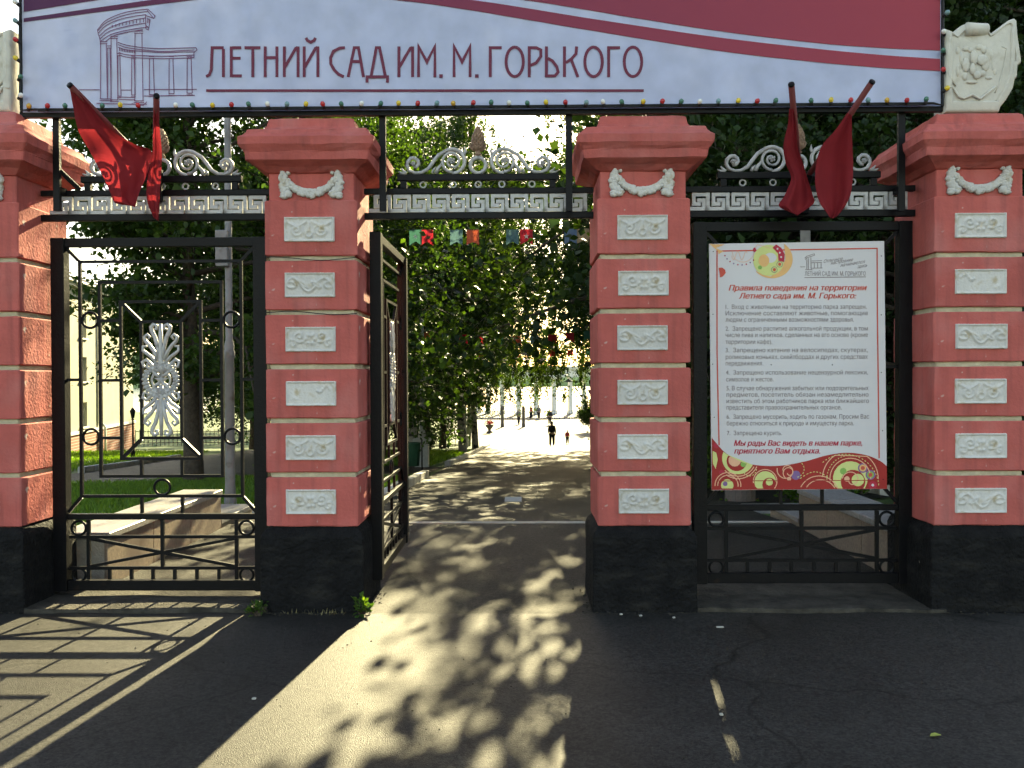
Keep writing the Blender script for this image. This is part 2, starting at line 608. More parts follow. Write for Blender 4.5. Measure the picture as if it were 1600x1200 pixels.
M['hill'] = pm('wooded_hill', (0.055, 0.095, 0.06), rough=1.0, var=0.5, scale=0.06, bump=0.0, spec=0.0)
M['yellow'] = pm('yellow_paint', (0.62, 0.42, 0.05), rough=0.5, var=0.1)
M['wood'] = pm('weathered_planter', (0.14, 0.12, 0.11), rough=0.85, var=0.3, scale=9)
M['red_flower'] = pm('red_petals', (0.5, 0.03, 0.04), rough=0.7, var=0.2, bump=0)
M['bin'] = pm('green_bin', (0.03, 0.10, 0.06), rough=0.5, var=0.1)
M['bluegrey'] = pm('blue_grey_sheet', (0.20, 0.27, 0.34), rough=0.6, var=0.2)
M['skin'] = pm('skin', (0.45, 0.28, 0.2), rough=0.6, var=0.05, bump=0)
M['darkcloth'] = pm('dark_clothing', (0.02, 0.02, 0.024), rough=0.9, var=0.1, bump=0)
M['redcloth'] = pm('red_clothing', (0.5, 0.06, 0.07), rough=0.9, var=0.1, bump=0)
M['greycloth'] = pm('grey_clothing', (0.18, 0.17, 0.17), rough=0.9, var=0.1, bump=0)
M['hair'] = pm('brown_hair', (0.04, 0.025, 0.015), rough=0.7, var=0.1, bump=0)
M['paper'] = pm('litter_paper', (0.38, 0.37, 0.33), rough=0.8, var=0.05, bump=0)
M['dryleaf'] = pm('yellow_leaf', (0.35, 0.38, 0.08), rough=0.7, var=0.2, bump=0)
M['drygrass'] = leafmat('dry_grass', (0.16, 0.14, 0.07), (0.26, 0.22, 0.12), 0.3, (1.3, 1.2, 0.9))
BULB = [pm('bulb_' + n, c, rough=0.25, var=0.03, bump=0, spec=0.6) for n, c in
        (('amber', (0.62, 0.36, 0.06)), ('red', (0.5, 0.025, 0.03)), ('green', (0.04, 0.16, 0.11)), ('white', (0.78, 0.78, 0.74)), ('teal', (0.16, 0.30, 0.31)), ('yellow', (0.72, 0.52, 0.05)))]

# brick plinth for the far building
def brickmat():
    m = bpy.data.materials.new('far_brick')
    m.use_nodes = True
    N, L = m.node_tree.nodes, m.node_tree.links
    tc = N.new('ShaderNodeTexCoord')
    mp = N.new('ShaderNodeMapping')
    mp.inputs['Rotation'].default_value = (R(90), 0, 0)
    bt = N.new('ShaderNodeTexBrick')
    bt.inputs['Color1'].default_value = (0.30, 0.10, 0.06, 1)
    bt.inputs['Color2'].default_value = (0.22, 0.075, 0.05, 1)
    bt.inputs['Mortar'].default_value = (0.38, 0.33, 0.28, 1)
    bt.inputs['Scale'].default_value = 1.6
    bt.inputs['Mortar Size'].default_value = 0.025
    sp = N.new('ShaderNodeSeparateXYZ')
    cb = N.new('ShaderNodeCombineXYZ')
    L.new(tc.outputs['Object'], sp.inputs[0])
    L.new(sp.outputs['Y'], cb.inputs['X'])
    L.new(sp.outputs['Z'], cb.inputs['Y'])
    L.new(cb.outputs[0], bt.inputs['Vector'])
    L.new(bt.outputs['Color'], N['Principled BSDF'].inputs['Base Color'])
    N['Principled BSDF'].inputs['Roughness'].default_value = 0.9
    return m
M['brick'] = brickmat()

# ------------------------------------------------------------------ letter shapes (built-in font)
GLYPHS = {}
def outline(body):
    """outline loops of a text as lists of 2-D points"""
    cu = bpy.data.curves.new('t', 'FONT')
    cu.body = body
    cu.size = 1.0
    cu.resolution_u = 4
    cu.fill_mode = 'NONE'
    o = bpy.data.objects.new('t', cu)
    COL.objects.link(o)
    ev = o.evaluated_get(bpy.context.evaluated_depsgraph_get())
    me = ev.to_mesh()
    V = [(v.co.x, v.co.y) for v in me.vertices]
    nb = {}
    for e in me.edges:
        a, b = e.vertices
        nb.setdefault(a, []).append(b)
        nb.setdefault(b, []).append(a)
    order = [tuple(e.vertices) for e in me.edges]
    ev.to_mesh_clear()
    bpy.data.objects.remove(o)
    bpy.data.curves.remove(cu)
    nxt = {a: b for a, b in order}
    loops, seen = [], set()
    for s in range(len(V)):
        if s in seen or s not in nb: continue
        lp_, cur, prev = [], s, None
        while cur not in seen:
            seen.add(cur)
            lp_.append(V[cur])
            cand = [q for q in nb[cur] if q != prev and q not in seen]
            prev = cur
            if not cand: break
            cur = nxt.get(cur) if nxt.get(cur) in cand else cand[0]
        if len(lp_) > 2: loops.append(lp_)
    return loops


def glyph(ch):
    if ch in GLYPHS: return GLYPHS[ch]
    w2 = max(p[0] for l in outline('нн') for p in l)
    w3 = max(p[0] for l in outline('н' + ch + 'н') for p in l)
    adv = w3 - w2
    V, F = [], []
    if ch.strip():
        loops = outline(ch)
        pts, faces = [], []
        for l in loops:
            b = len(pts)
            pts += [Vector(p) for p in l]
            faces.append(list(range(b, len(pts))))
        sg = []
        for l in loops:
            sg.append(1 if sum(l[k - 1][0] * l[k][1] - l[k][0] * l[k - 1][1] for k in range(len(l))) > 0 else -1)
        edges = [(f[k - 1], f[k]) for f in faces for k in range(len(f))]
        vo, eo, fo, ov, oe, of = delaunay_2d_cdt(pts, [], faces, 0, 1e-5)
        def inside(p, l):
            c_ = False
            for k in range(len(l)):
                (x0, y0), (x1, y1) = l[k - 1], l[k]
                if (y0 > p[1]) != (y1 > p[1]) and p[0] < (x1 - x0) * (p[1] - y0) / (y1 - y0) + x0: c_ = not c_
            return c_
        for f in fo:
            m = (sum(vo[q][0] for q in f) / len(f), sum(vo[q][1] for q in f) / len(f))
            if sum(s for s, l in zip(sg, loops) if inside(m, l)) != 0: F.append(tuple(f))
        V = [(p[0], p[1]) for p in vo]
    GLYPHS[ch] = (V, F, adv)
    return GLYPHS[ch]



for _ch in sorted(set('1234567.,:() абвгдежзийклмнопрстуфхцчшщъыьэюяВИЗПМЛГОЕТНЙСАДРЬК')):
    glyph(_ch)

# ================================================================== THE SETTING
def sheet(name, poly, mat, dz, kind='structure', label=None, cat=None):
    mb = MB()
    mb.add([(x, y, ground(y) + dz) for x, y in poly], [tuple(range(len(poly)))])
    o = mb.build(name, mat)
    return tag(o, label, cat, kind=kind)


def build_terrain():
    ys = [-80, -10, 3.45] + [3.45 + (59 - 3.45) * i / 10 for i in range(1, 11)] + [90, 122, 126]
    xs = [-400, -120, -60, -30, -12, 0, 12, 30, 60, 120, 400]
    mb = MB()
    vs, fs = [], []
    for y in ys:
        for x in xs:
            z = ground(y) - 0.03
            if y > 125: z -= 1.5
            vs.append((x, y, z))
    n = len(xs)
    for i in range(len(ys) - 1):
        for j in range(n - 1):
            a = i * n + j
            fs.append((a, a + 1, a + 1 + n, a + n))
    mb.add(vs, fs)
    o = mb.build('ground', M['soil'])
    tag(o, 'green park ground sloping away behind the gate', 'ground', kind='structure')
    # far bank: wooded hills beyond the river
    mb = MB()
    vs, fs = [], []
    X = [-900 + i * 30 for i in range(61)]
    prof = [(420, -6), (432, -3.5), (470, 0.30), (540, 0.65), (640, 0.92), (760, 1.0), (1500, 0.7)]
    for k, (y, h) in enumerate(prof):
        for x in X:
            top = 7 + 19 * min(1, max(0, (-x - 60) / 260)) + 3 * math.sin(x * 0.021) + 2 * math.sin(x * 0.05)
            z = h if k < 2 else -3.5 + h * top + random.uniform(-0.8, 0.8)
            vs.append((x, y, z))
    n = len(X)
    for i in range(len(prof) - 1):
        for j in range(n - 1):
            a = i * n + j
            fs.append((a, a + 1, a + 1 + n, a + n))
    mb.add(vs, fs)
    tag(mb.build('hills', M['hill'], smooth=True), 'wooded hills on the far bank', 'hills', kind='structure')
    w = bpy.data.materials.new('river_water')
    w.use_nodes = True
    b = w.node_tree.nodes['Principled BSDF']
    b.inputs['Base Color'].default_value = (0.05, 0.07, 0.08, 1)
    b.inputs['Roughness'].default_value = 0.12
    nz = w.node_tree.nodes.new('ShaderNodeTexNoise')
    nz.inputs['Scale'].default_value = 0.9
    bp = w.node_tree.nodes.new('ShaderNodeBump')
    bp.inputs['Strength'].default_value = 0.5
    bp.inputs['Distance'].default_value = 0.3
    w.node_tree.links.new(nz.outputs[0], bp.inputs['Height'])
    w.node_tree.links.new(bp.outputs[0], b.inputs['Normal'])
    mb = MB()
    mb.add([(-900, 124, -4.6), (900, 124, -4.6), (900, 440, -4.6), (-900, 440, -4.6)], [(0, 1, 2, 3)])
    tag(mb.build('water', w), 'bright river beyond the plaza', 'river', kind='structure')


build_terrain()
tag(sheet('forecourt_road', [(-45, -45), (45, -45), (45, -0.06), (-45, -0.06)], M['asphalt'], 0.0), 'grey asphalt forecourt in front of the gate', 'road')
tag(sheet('gate_apron', [(-3.16, -0.06), (2.87, -0.06), (2.87, 3.40), (-3.16, 3.40)], M['asphalt2'], 0.0), 'asphalt apron between the gate pillars', 'pavement')
tag(sheet('park_path', [(-3.10, 3.50), (2.84, 3.50), (2.84, 5.6), (5.5, 7.0), (5.5, 59), (-2.5, 59), (-2.2, 20), (-2.0, 8.2), (-3.1, 6.0)], M['asphalt2'], 0.0),
    'asphalt park path dappled with tree shade', 'path')
tag(sheet('plaza', [(-3.4, 59.0), (7.5, 59.0), (14, 84), (14, 122), (-9, 122), (-9, 84)], M['plaza'], -0.01), 'pale sunlit plaza at the end of the path', 'plaza')
tag(sheet('side_path', [(-2.3, 13.5), (-9, 11.0), (-26, 9.5), (-26, 13.5), (-11.2, 15.4), (-13.7, 28), (-17, 50), (-11, 50), (-8.6, 24), (-2.3, 18.8)], M['asphalt2'], -0.012),
    'asphalt side path crossing the lawn behind the left gate', 'path')
mb = MB()
mb.box((-3.1, 3.40, -0.05), (2.85, 3.50, 0.008))
tag(mb.build('threshold_strip', M['concrete'], kind='structure'), 'thin pale strip across the path at the crest', 'strip')

# raised concrete thresholds under the two side gates
def threshold(name, x0, x1, label):
    mb = MB()
    n = 12
    top = []
    for i in range(n + 1):
        top.append((x0 + (x1 - x0) * i / n, -0.05 + random.uniform(-0.02, 0.02)))
    ring0 = [(x, y, -0.02) for x, y in top] + [(x1, 0.75, -0.02), (x0, 0.75, -0.02)]
    ring1 = [(x, y + 0.006, 0.026 + random.uniform(-0.006, 0.006)) for x, y in top] + [(x1, 0.75, 0.026), (x0, 0.75, 0.026)]
    mb.loft([ring0, ring1], False, True)
    o = mb.build(name, M['worn_slab'], origin=((x0 + x1) / 2, 0, 0))
    tag(o, label, 'threshold')
threshold('concrete_threshold', -3.42, -1.72, 'worn concrete threshold under the closed left gate leaf')
threshold('concrete_threshold', 1.12, 2.82, 'worn concrete threshold under the gate leaf with the rules board')

# kerbs along the path: one object for each run, every stone a part
def kerb_run(pts, label, w=0.16, h=0.14, step=1.0):
    k = bpy.data.objects.new('kerb', None)
    COL.objects.link(k)
    k.location = (pts[0][0], pts[0][1], ground(pts[0][1]))
    tag(k, label, 'kerb', kind='structure')
    me = None
    for i in range(len(pts) - 1):
        a, b = Vector((*pts[i], 0)), Vector((*pts[i + 1], 0))
        n = max(1, int((b - a).length / step))
        for j in range(n):
            p = a.lerp(b, (j + 0.5) / n)
            if me is None:
                mb = MB()
                mb.box((-step / 2 + 0.012, -w / 2, -0.12), (step / 2 - 0.012, w / 2, h), 0.012)
                o = mb.build('kerb_stone', M['kerb'], k)
                me = o.data
                off = wloc(k)
                for v in me.vertices: v.co += off
            else:
                o = inst('kerb_stone', me, k)
            d = (b - a).normalized()
            sl = math.atan2(ground(p.y + 0.5) - ground(p.y - 0.5), 1.0) * d.y
            o.location = Vector((p.x, p.y, ground(p.y) + random.uniform(-0.012, 0.012))) - k.location
            o.rotation_euler = (0, -sl, math.atan2(d.y, d.x) + random.uniform(-0.012, 0.012))
kerb_run([(-2.05, 7.2), (-2.15, 13.2)], 'whitewashed kerb on the near left edge of the path')
kerb_run([(-2.2, 19.2), (-2.5, 59)], 'whitewashed kerb running along the left edge to the plaza')
kerb_run([(5.6, 7.5), (5.6, 59)], 'whitewashed kerb along the right edge of the path')
kerb_run([(-11.1, 15.6), (-13.6, 28)], 'pale kerb on the far side of the side path over the lawn')

# low granite parapets stepping down behind the gate
def parapet(x0, x1, y0, y1, z0, ztop, label, nslab):
    e = empty('parapet_wall', ((x0 + x1) / 2, y0, z0), label, 'wall')
    mb = MB()
    mb.box((x0 + 0.03, y0 + 0.02, z0), (x1 - 0.03, y1 - 0.02, ztop - 0.05))
    mb.build('core', M['concrete'], e)
    for i in range(nslab):
        a, b = y0 + (y1 - y0) * i / nslab, y0 + (y1 - y0) * (i + 1) / nslab
        for s, xx in ((-1, x0 + 0.005), (1, x1 - 0.03)):
            mb = MB()
            mb.box((xx, a + 0.004, z0), (xx + 0.025, b - 0.004, ztop - 0.052 + random.uniform(-.002, .002)), 0.004)
            mb.build('granite_slab', M['granite'], e)
        mb = MB()
        mb.box((x0 - 0.015, a + 0.003, ztop - 0.05), (x1 + 0.015, b - 0.003, ztop + random.uniform(0, .004)), 0.006)
        mb.build('coping_slab', M['granite_top'], e)
    mb = MB()
    mb.box((x0 + 0.04, y1 - 0.03, z0), (x1 - 0.04, y1 + 0.0, ztop - 0.055))
    mb.build('end_slab', M['granite'], e)
parapet(-3.56, -3.17, 0.72, 3.2, -0.02, 0.40, 'tall granite parapet behind the left gate with sunlit coping', 3)
parapet(-3.54, -3.19, 3.22, 4.3, -0.30, 0.08, 'lower granite parapet step behind the left gate', 1)
parapet(-3.54, -3.19, 4.32, 5.6, -0.40, -0.12, 'lowest granite parapet step at the foot of the lamp post', 1)
parapet(2.88, 3.30, 0.72, 3.2, -0.02, 0.40, 'tall granite parapet behind the rules board gate', 3)
parapet(2.90, 3.26, 3.22, 4.3, -0.30, 0.08, 'lower granite parapet step behind the rules board', 1)
parapet(2.90, 3.26, 4.32, 5.6, -0.40, -0.12, 'lowest granite parapet step near the flower planter', 1)

# ================================================================== GATE PILLARS
PW = 0.3125                     # half width of a block
HJ = [0.575 + 0.3665 * i for i in range(7)]     # heights of the block bottoms (last one: top of the blocks)


def rough_ring(hw, hd, z, n, jit, corner):
    pts = []
    for sx0, sy0, sx1, sy1 in ((-1, -1, 1, -1), (1, -1, 1, 1), (1, 1, -1, 1), (-1, 1, -1, -1)):
        for i in range(n):
            t = corner + (1 - 2 * corner) * i / (n - 1)
            pts.append(((sx0 + (sx1 - sx0) * t) * hw + random.uniform(-jit, jit), (sy0 + (sy1 - sy0) * t) * hd + random.uniform(-jit, jit), z + random.uniform(-jit, jit)))
    return pts


def rough_block(hw, hd, z0, z1, jit=0.0022, bev=0.007):
    mb = MB()
    rings = []
    for ins, z in ((bev, z0), (0, z0 + bev), (0, z0 + (z1 - z0) * 0.5), (0, z1 - bev), (bev, z1)):
        rings.append(rough_ring(hw - ins, hd - ins, z, 7, jit, 0.012))
    mb.loft(rings)
    return mb


def relief_mesh(var):
    W, H = 0.172, 0.086
    nx, nz = 60, 30
    rs = np.random.default_rng(10 + var)
    xs = np.linspace(-W, W, nx + 1)
    zs = np.linspace(-H, H, nz + 1)
    gx, gz = np.meshgrid(xs, zs)
    h = np.zeros_like(gx)
    def stroke(pts, w, a):
        nonlocal h
        for (px, pz) in pts:
            h = np.maximum(h, a * np.exp(-((gx - px) ** 2 + (gz - pz) ** 2) / (w * w)))
    def spiral(cx, cz, r, turns, ph, s=1):
        return [(cx + s * r * (1 - t * 0.85) * math.cos(ph + turns * 6.28 * t), cz + r * (1 - t * 0.85) * math.sin(ph + turns * 6.28 * t)) for t in np.linspace(0, 1, 40)]
    if var == 0:
        for s in (1, -1):
            stroke(spiral(s * 0.085, -0.008, 0.044, 1.4, 2.6, s), 0.008, 0.014)
            stroke([(s * (0.02 + 0.12 * t), 0.05 - 0.03 * math.sin(3 * t)) for t in np.linspace(0, 1, 20)], 0.009, 0.012)
        stroke([(0.022 * math.cos(q), -0.03 + 0.022 * math.sin(q)) for q in np.linspace(0, 6.28, 16)], 0.009, 0.016)
        stroke([(0, 0.01 * k) for k in range(5)], 0.010, 0.013)
    elif var == 1:
        for s in (1, -1):
            stroke(spiral(s * 0.075, 0.018, 0.04, 1.2, 4.2, s), 0.008, 0.015)
            stroke(spiral(s * 0.12, -0.03, 0.028, 1.0, 1.2, s), 0.008, 0.013)
        for q in range(6):
            stroke([(0.03 * math.cos(q * 1.047), 0.03 * math.sin(q * 1.047))], 0.015, 0.016)
    elif var == 2:
        stroke([(-0.13 + 0.012 * k, 0.03 + 0.02 * math.sin(k * 0.8)) for k in range(8)], 0.009, 0.011)
        stroke([(0.10 + 0.01 * k, -0.04 + 0.01 * math.sin(k)) for k in range(4)], 0.010, 0.006)
    elif var == 3:
        for k in range(4):
            stroke([(-0.13 + 0.085 * k + 0.03 * math.cos(q), 0.02 * math.sin(q + k)) for q in np.linspace(0, 6.28, 20)], 0.008, 0.014)
        stroke([(-0.15 + 0.3 * t, 0.045 * math.sin(9 * t)) for t in np.linspace(0, 1, 60)], 0.008, 0.015)
    h += rs.normal(0, 0.0006, h.shape)
    d = np.minimum(W - np.abs(gx), H - np.abs(gz))
    frame = np.clip((0.014 - d) / 0.003, 0, 1) * 0.013
    h = np.maximum(h, frame)
    h[d < 1e-6] = -0.02
    mb = MB()
    ex = np.where(np.abs(gz) > H - 1e-6, rs.normal(0, 0.0012, h.shape), 0)
    vs = [(gx[j, i], -h[j, i] - 0.012, gz[j, i] + ex[j, i]) for j in range(nz + 1) for i in range(nx + 1)]
    fs = [(j * (nx + 1) + i, j * (nx + 1) + i + 1, (j + 1) * (nx + 1) + i + 1, (j + 1) * (nx + 1) + i) for j in range(nz) for i in range(nx)]
    mb.add(vs, fs)
    me = bpy.data.meshes.new('relief_panel')
    me.from_pydata(mb.v, [], mb.f)
    me.materials.append(M['plaster'])
    me.polygons.foreach_set('use_smooth', [True] * len(me.polygons))
    return me


def garland_mesh():
    mb = MB()
    for i in range(64):
        t = i / 63
        x = -0.165 + 0.33 * t
        z = -0.062 + 0.10 * (2 * t - 1) ** 2 * 0.9
        r = 0.030 - 0.006 * abs(2 * t - 1)
        for q in range(2):
            mb.blob((x + random.uniform(-.008, .008), -0.012, z + random.uniform(-.016, .016)), r * random.uniform(.55, .85), 0.026, r * random.uniform(.55, .85), 7, 4, 0.15)
    for s in (-1, 1):
        for i in range(34):
            t = i / 33
            mb.blob((s * (0.178 + 0.012 * math.sin(t * 5)) + random.uniform(-.026, .02) * (0.55 + 0.6 * t) , -0.012, 0.075 - 0.155 * t), 0.020 + 0.010 * t, 0.026, 0.019, 7, 4, 0.2)
        mb.blob((s * 0.188, -0.012, 0.088), 0.018, 0.024, 0.016, 7, 4, 0.2)
        mb.blob((s * 0.150, -0.012, 0.078), 0.016, 0.022, 0.014, 7, 4, 0.2)
    me = bpy.data.meshes.new('garland')
    me.from_pydata(mb.v, [], mb.f)
    me.materials.append(M['plaster'])
    me.polygons.foreach_set('use_smooth', [True] * len(me.polygons))
    return me


RELIEF = [relief_mesh(i) for i in range(4)]
GARLAND = garland_mesh()
def as_mesh(mb, name, mat, smooth=False):
    me = bpy.data.meshes.new(name)
    me.from_pydata(mb.v, [], mb.f)
    for mm in (mat if isinstance(mat, (list, tuple)) else [mat]): me.materials.append(mm)
    if smooth: me.polygons.foreach_set('use_smooth', [True] * len(me.polygons))
    return me
BLOCKS = [as_mesh(rough_block(PW, PW, 0.0, 0.333), 'stone_block', M['pink']) for _ in range(4)]
TOPBLOCK = as_mesh(rough_block(PW, PW, 0.0, 0.372), 'stone_block', M['pink'])
NECK = as_mesh(rough_block(0.288, 0.288, 0.0, 0.24, 0.001, 0.002), 'neck', M['pink'])
JOINTS = [as_mesh(rough_block(0.288, 0.288, -0.004, 0.038, 0.003, 0.004), 'mortar_joint', M['mortar']) for _ in range(2)]
def base_mb():
    mb = MB()
    rings = []
    for hw, z in ((0.352, -0.02), (0.350, 0.02), (0.348, 0.25), (0.347, 0.50), (0.335, 0.535), (0.305, 0.566), (0.30, 0.574)):
        rings.append(rough_ring(hw, hw, z, 9, 0.004 if z < 0.52 else 0.002, 0.008))
    mb.loft(rings)
    return mb
BASE = as_mesh(base_mb(), 'plinth', M['black_base'])
def cap_mb(seed):
    random.seed(seed)
    mb = MB()
    rings = []
    for hw, z in ((0.28, -0.01), (0.305, 0.0), (0.345, 0.03), (0.40, 0.058), (0.408, 0.062), (0.416, 0.11), (0.418, 0.118), (0.432, 0.135), (0.447, 0.155), (0.450, 0.205),
                  (0.428, 0.222), (0.408, 0.245), (0.400, 0.265), (0.315, 0.29), (0.300, 0.31), (0.288, 0.36), (0.27, 0.372)):
        rings.append(rough_ring(hw, hw, z, 9, 0.0032, 0.010))
    mb.loft(rings)
    return mb
CAPS = [as_mesh(cap_mb(s), 'capital', M['pink']) for s in (1, 2)]
random.seed(11)


def pillar(u, v0, label, variants, dz=0.0, dy=0.0, cz=1.0):
    p = at(u, 600, 0.0)
    e = empty('gate_pillar', (p.x, PW + dy, 0), label, 'pillar', 'pink pillars of the gate')
    inst('plinth', BASE, e, rot=(0, 0, random.choice((0, R(90), R(180)))))
    for i in range(6):
        z = HJ[i] + dz
        if i < 5:
            inst('stone_block', BLOCKS[(i + v0) % 4], e, (random.uniform(-.002, .002), random.uniform(-.002, .002), z))
            inst('mortar_joint', JOINTS[i % 2], e, (0, 0, z + 0.332))
        else:
            inst('stone_block', TOPBLOCK, e, (0, 0, z))
        inst('relief_panel', RELIEF[variants[i]], e, (random.uniform(-.004, .004) - 0.005, -PW + 0.006, z + 0.168 + (0.008 if i == 5 else 0)), scale=(random.choice((1, -1)), 1, 1))
    inst('neck', NECK, e, (0, 0, HJ[5] + 0.365 + dz))
    inst('garland', GARLAND, e, (-0.004, -0.288, HJ[5] + 0.372 + 0.108 + dz), scale=(random.choice((1, -1)), 1, 1))
    inst('capital', CAPS[v0 % 2], e, (0, 0, HJ[5] + 0.372 + 0.19 + dz), scale=(1, 1, cz))
    return e
P1 = pillar(-41, 0, 'pink pillar cut off by the left edge beside the closed gate', (1, 3, 0, 1, 3, 0), cz=1.16)
P2 = pillar(487, 1, 'pink pillar between the closed left gate and the open leaf', (1, 0, 2, 1, 3, 0))
P3 = pillar(1006, 2, 'pink pillar between the park path and the rules board', (1, 3, 0, 3, 1, 0))
P4 = pillar(1533, 3, 'pink pillar under the white shield by the rules board', (3, 1, 0, 3, 2, 1))
XP = [P.location.x for P in (P1, P2, P3, P4)]

# loose wires lying in the joints of a pillar
for k, lab in ((3, 'thin wire in the upper joint of the pillar by the open leaf'), (4, 'thin wire in the second joint of the pillar by the open leaf')):
    P = P2
    mb = MB()
    z = HJ[k] + 0.345
    mb.tube([(P.location.x + x, -0.012 + 0.006 * math.sin(x * 20), z + 0.012 * math.sin(x * 9 + k)) for x in np.linspace(-0.31, 0.31, 14)], 0.003, 5)
    tag(mb.build('wire', M['cable'], origin=(P.location.x, 0, 1)), lab, 'wire')

# ================================================================== SHIELDS ON THE OUTER PILLARS
def shield(P, u0, label, flip=1):
    y = 0.12
    s = 1340 / (5.78 + y)
    e = empty('stone_shield', (P.location.x, y, 3.37), label, 'shield', 'plaster shields on the outer pillars')
    k = 1 / s / 7.5
    o = at(u0, 168, y)
    def q(px, py): return (o.x + flip * (px - 545) * k, o.z + (1118 - py) * k)
    outline = [(118, 1180), (115, 940), (112, 700), (112, 500), (108, 330), (104, 215), (135, 225), (150, 255), (195, 285), (240, 235), (300, 180), (345, 158), (385, 160), (590, 152),
               (608, 220), (640, 272), (690, 250), (780, 175), (860, 115), (915, 98), (942, 125), (945, 175), (955, 300), (975, 430), (985, 500), (995, 560), (995, 615), (955, 640), (950, 760),
               (925, 800), (905, 900), (870, 970), (820, 1050), (760, 1120), (740, 1180)]
    pts = [q(*p) for p in outline]
    cx = sum(p[0] for p in pts) / len(pts)
    cz = sum(p[1] for p in pts) / len(pts)
    mb = MB()
    rings = []
    for sc, yy in ((0.97, 0.16), (1.0, 0.14), (1.0, 0.0), (0.985, -0.014), (0.95, -0.022), (0.84, -0.026), (0.81, -0.014), (0.6, -0.020), (0.1, -0.026)):
        rings.append([(cx + (x - cx) * sc, y + yy, cz + (z - cz) * sc) for x, z in pts])
    if flip > 0: rings = [list(reversed(r)) for r in rings]
    mb.loft(rings)
    ob = mb.build('body', M['shield'], e, smooth=True)
    ob.data.set_sharp_from_angle(angle=R(38))
    mb = MB()
    def P3(px, py, yy): x, z = q(px, py); return (x, y + yy, z)
    mb.tube([P3(345, 232, -0.03), P3(460, 234, -0.024), P3(590, 228, -0.012)], [0.044, 0.042, 0.040], 14)
    mb.build('scroll_roll', M['shield'], e, smooth=True)
    mb = MB()
    mb.tube([P3(905, 130, -0.01), P3(895, 300, -0.016), P3(890, 500, -0.016), P3(880, 720, -0.012), P3(800, 930, -0.012), P3(700, 1060, -0.01)], [0.012, 0.016, 0.016, 0.014, 0.012, 0.01], 7)
    mb.tube([P3(125, 905, -0.018), P3(200, 890, -0.022), P3(262, 1000, -0.026), P3(320, 1030, -0.028), P3(420, 985, -0.03), P3(510, 1035, -0.028), P3(600, 960, -0.026), P3(690, 890, -0.020)], 0.009, 7)
    mb.tube([P3(760, 430, -0.022), P3(820, 455, -0.022), P3(790, 640, -0.024), P3(730, 860, -0.022), P3(690, 960, -0.018)], 0.005, 6)
    mb.tube([P3(170, 320, -0.020), P3(150, 520, -0.020), P3(160, 760, -0.020), P3(240, 880, -0.022)], 0.006, 6)
    mb.tube([P3(880, 740, -0.012), P3(930, 750, -0.012), P3(920, 790, -0.012)], 0.012, 6)
    mb.build('ribbon', M['shield'], e, smooth=True)
    mb = MB()
    rr = random.Random(5)
    for (px, py, a, b, yy) in ((350, 450, .030, .022, .030), (400, 470, .02, .02, .032), (500, 440, .034, .022, .032), (545, 470, .024, .03, .034), (430, 560, .030, .055, .040), (520, 590, .045, .04, .042), (580, 640, .03, .05, .036), (350, 640, .03, .055, .034),
                               (410, 690, .022, .045, .040), (470, 760, .03, .03, .040), (330, 770, .022, .03, .030), (540, 740, .03, .025, .036), (640, 520, .014, .05, .026), (660, 640, .014, .05, .026), (300, 560, .015, .05, .026), (260, 700, .014, .05, .024), (620, 790, .03, .014, .028), (420, 840, .05, .012, .032), (690, 720, .02, .03, .024), (250, 470, .016, .03, .022)):
        x, z = q(px, py)
        mb.blob((x + rr.uniform(-.006, .006), y - yy + 0.008, z), a * 0.9, 0.013, b * 0.9, 9, 6, 0.14)
    mb.build('emblem_relief', M['shield'], e, smooth=True)
shield(P4, 1532.7, 'white plaster shield on the pillar top beside the banner end', 1)
shield(P1, -38, 'white plaster shield at the left edge beside the banner', -1)

# ================================================================== OVERHEAD FRIEZES
YF = 0.30
SF = 1340 / (5.78 + YF)
def zf(v): return at(800, v, YF).z
Z_CR0, Z_CR1, Z_M0, Z_M1, Z_B0, Z_B1 = zf(282), zf(272), zf(303), zf(294), zf(342), zf(332)

def key_mesh():
    w, h = 30.5 / SF, (Z_M0 - Z_B1)
    mb = MB()
    def ln(pts):
        P = [(x * w, 0, (0.06 + z * 0.88) * h) for x, z in pts]
        for a, b in zip(P[:-1], P[1:]):
            a, b = Vector(a), Vector(b)
            t = (b - a).normalized()
            mb.bar(a - t * 0.0125, b + t * 0.0125, 0.025, 0.022 + random.uniform(0, .003))
    ln([(-0.12, 0.08), (0.64, 0.08), (0.64, 0.60), (0.40, 0.60)])
    ln([(0.14, 0.38), (0.14, 0.94), (0.86, 0.94), (0.86, 0.08)])
    ln([(0.14, 0.36), (0.40, 0.36)])
    me = as_mesh(mb, 'key_motif', M['silver'])
    return me
KEY = key_mesh()

def spiral_pts(c, r0, r1, a0, turns, n=36, s=1):
    return [(c[0] + s * (r0 + (r1 - r0) * t) * math.cos(a0 + turns * 2 * math.pi * t), YF, c[1] + (r0 + (r1 - r0) * t) * math.sin(a0 + turns * 2 * math.pi * t)) for t in np.linspace(0, 1, n)]

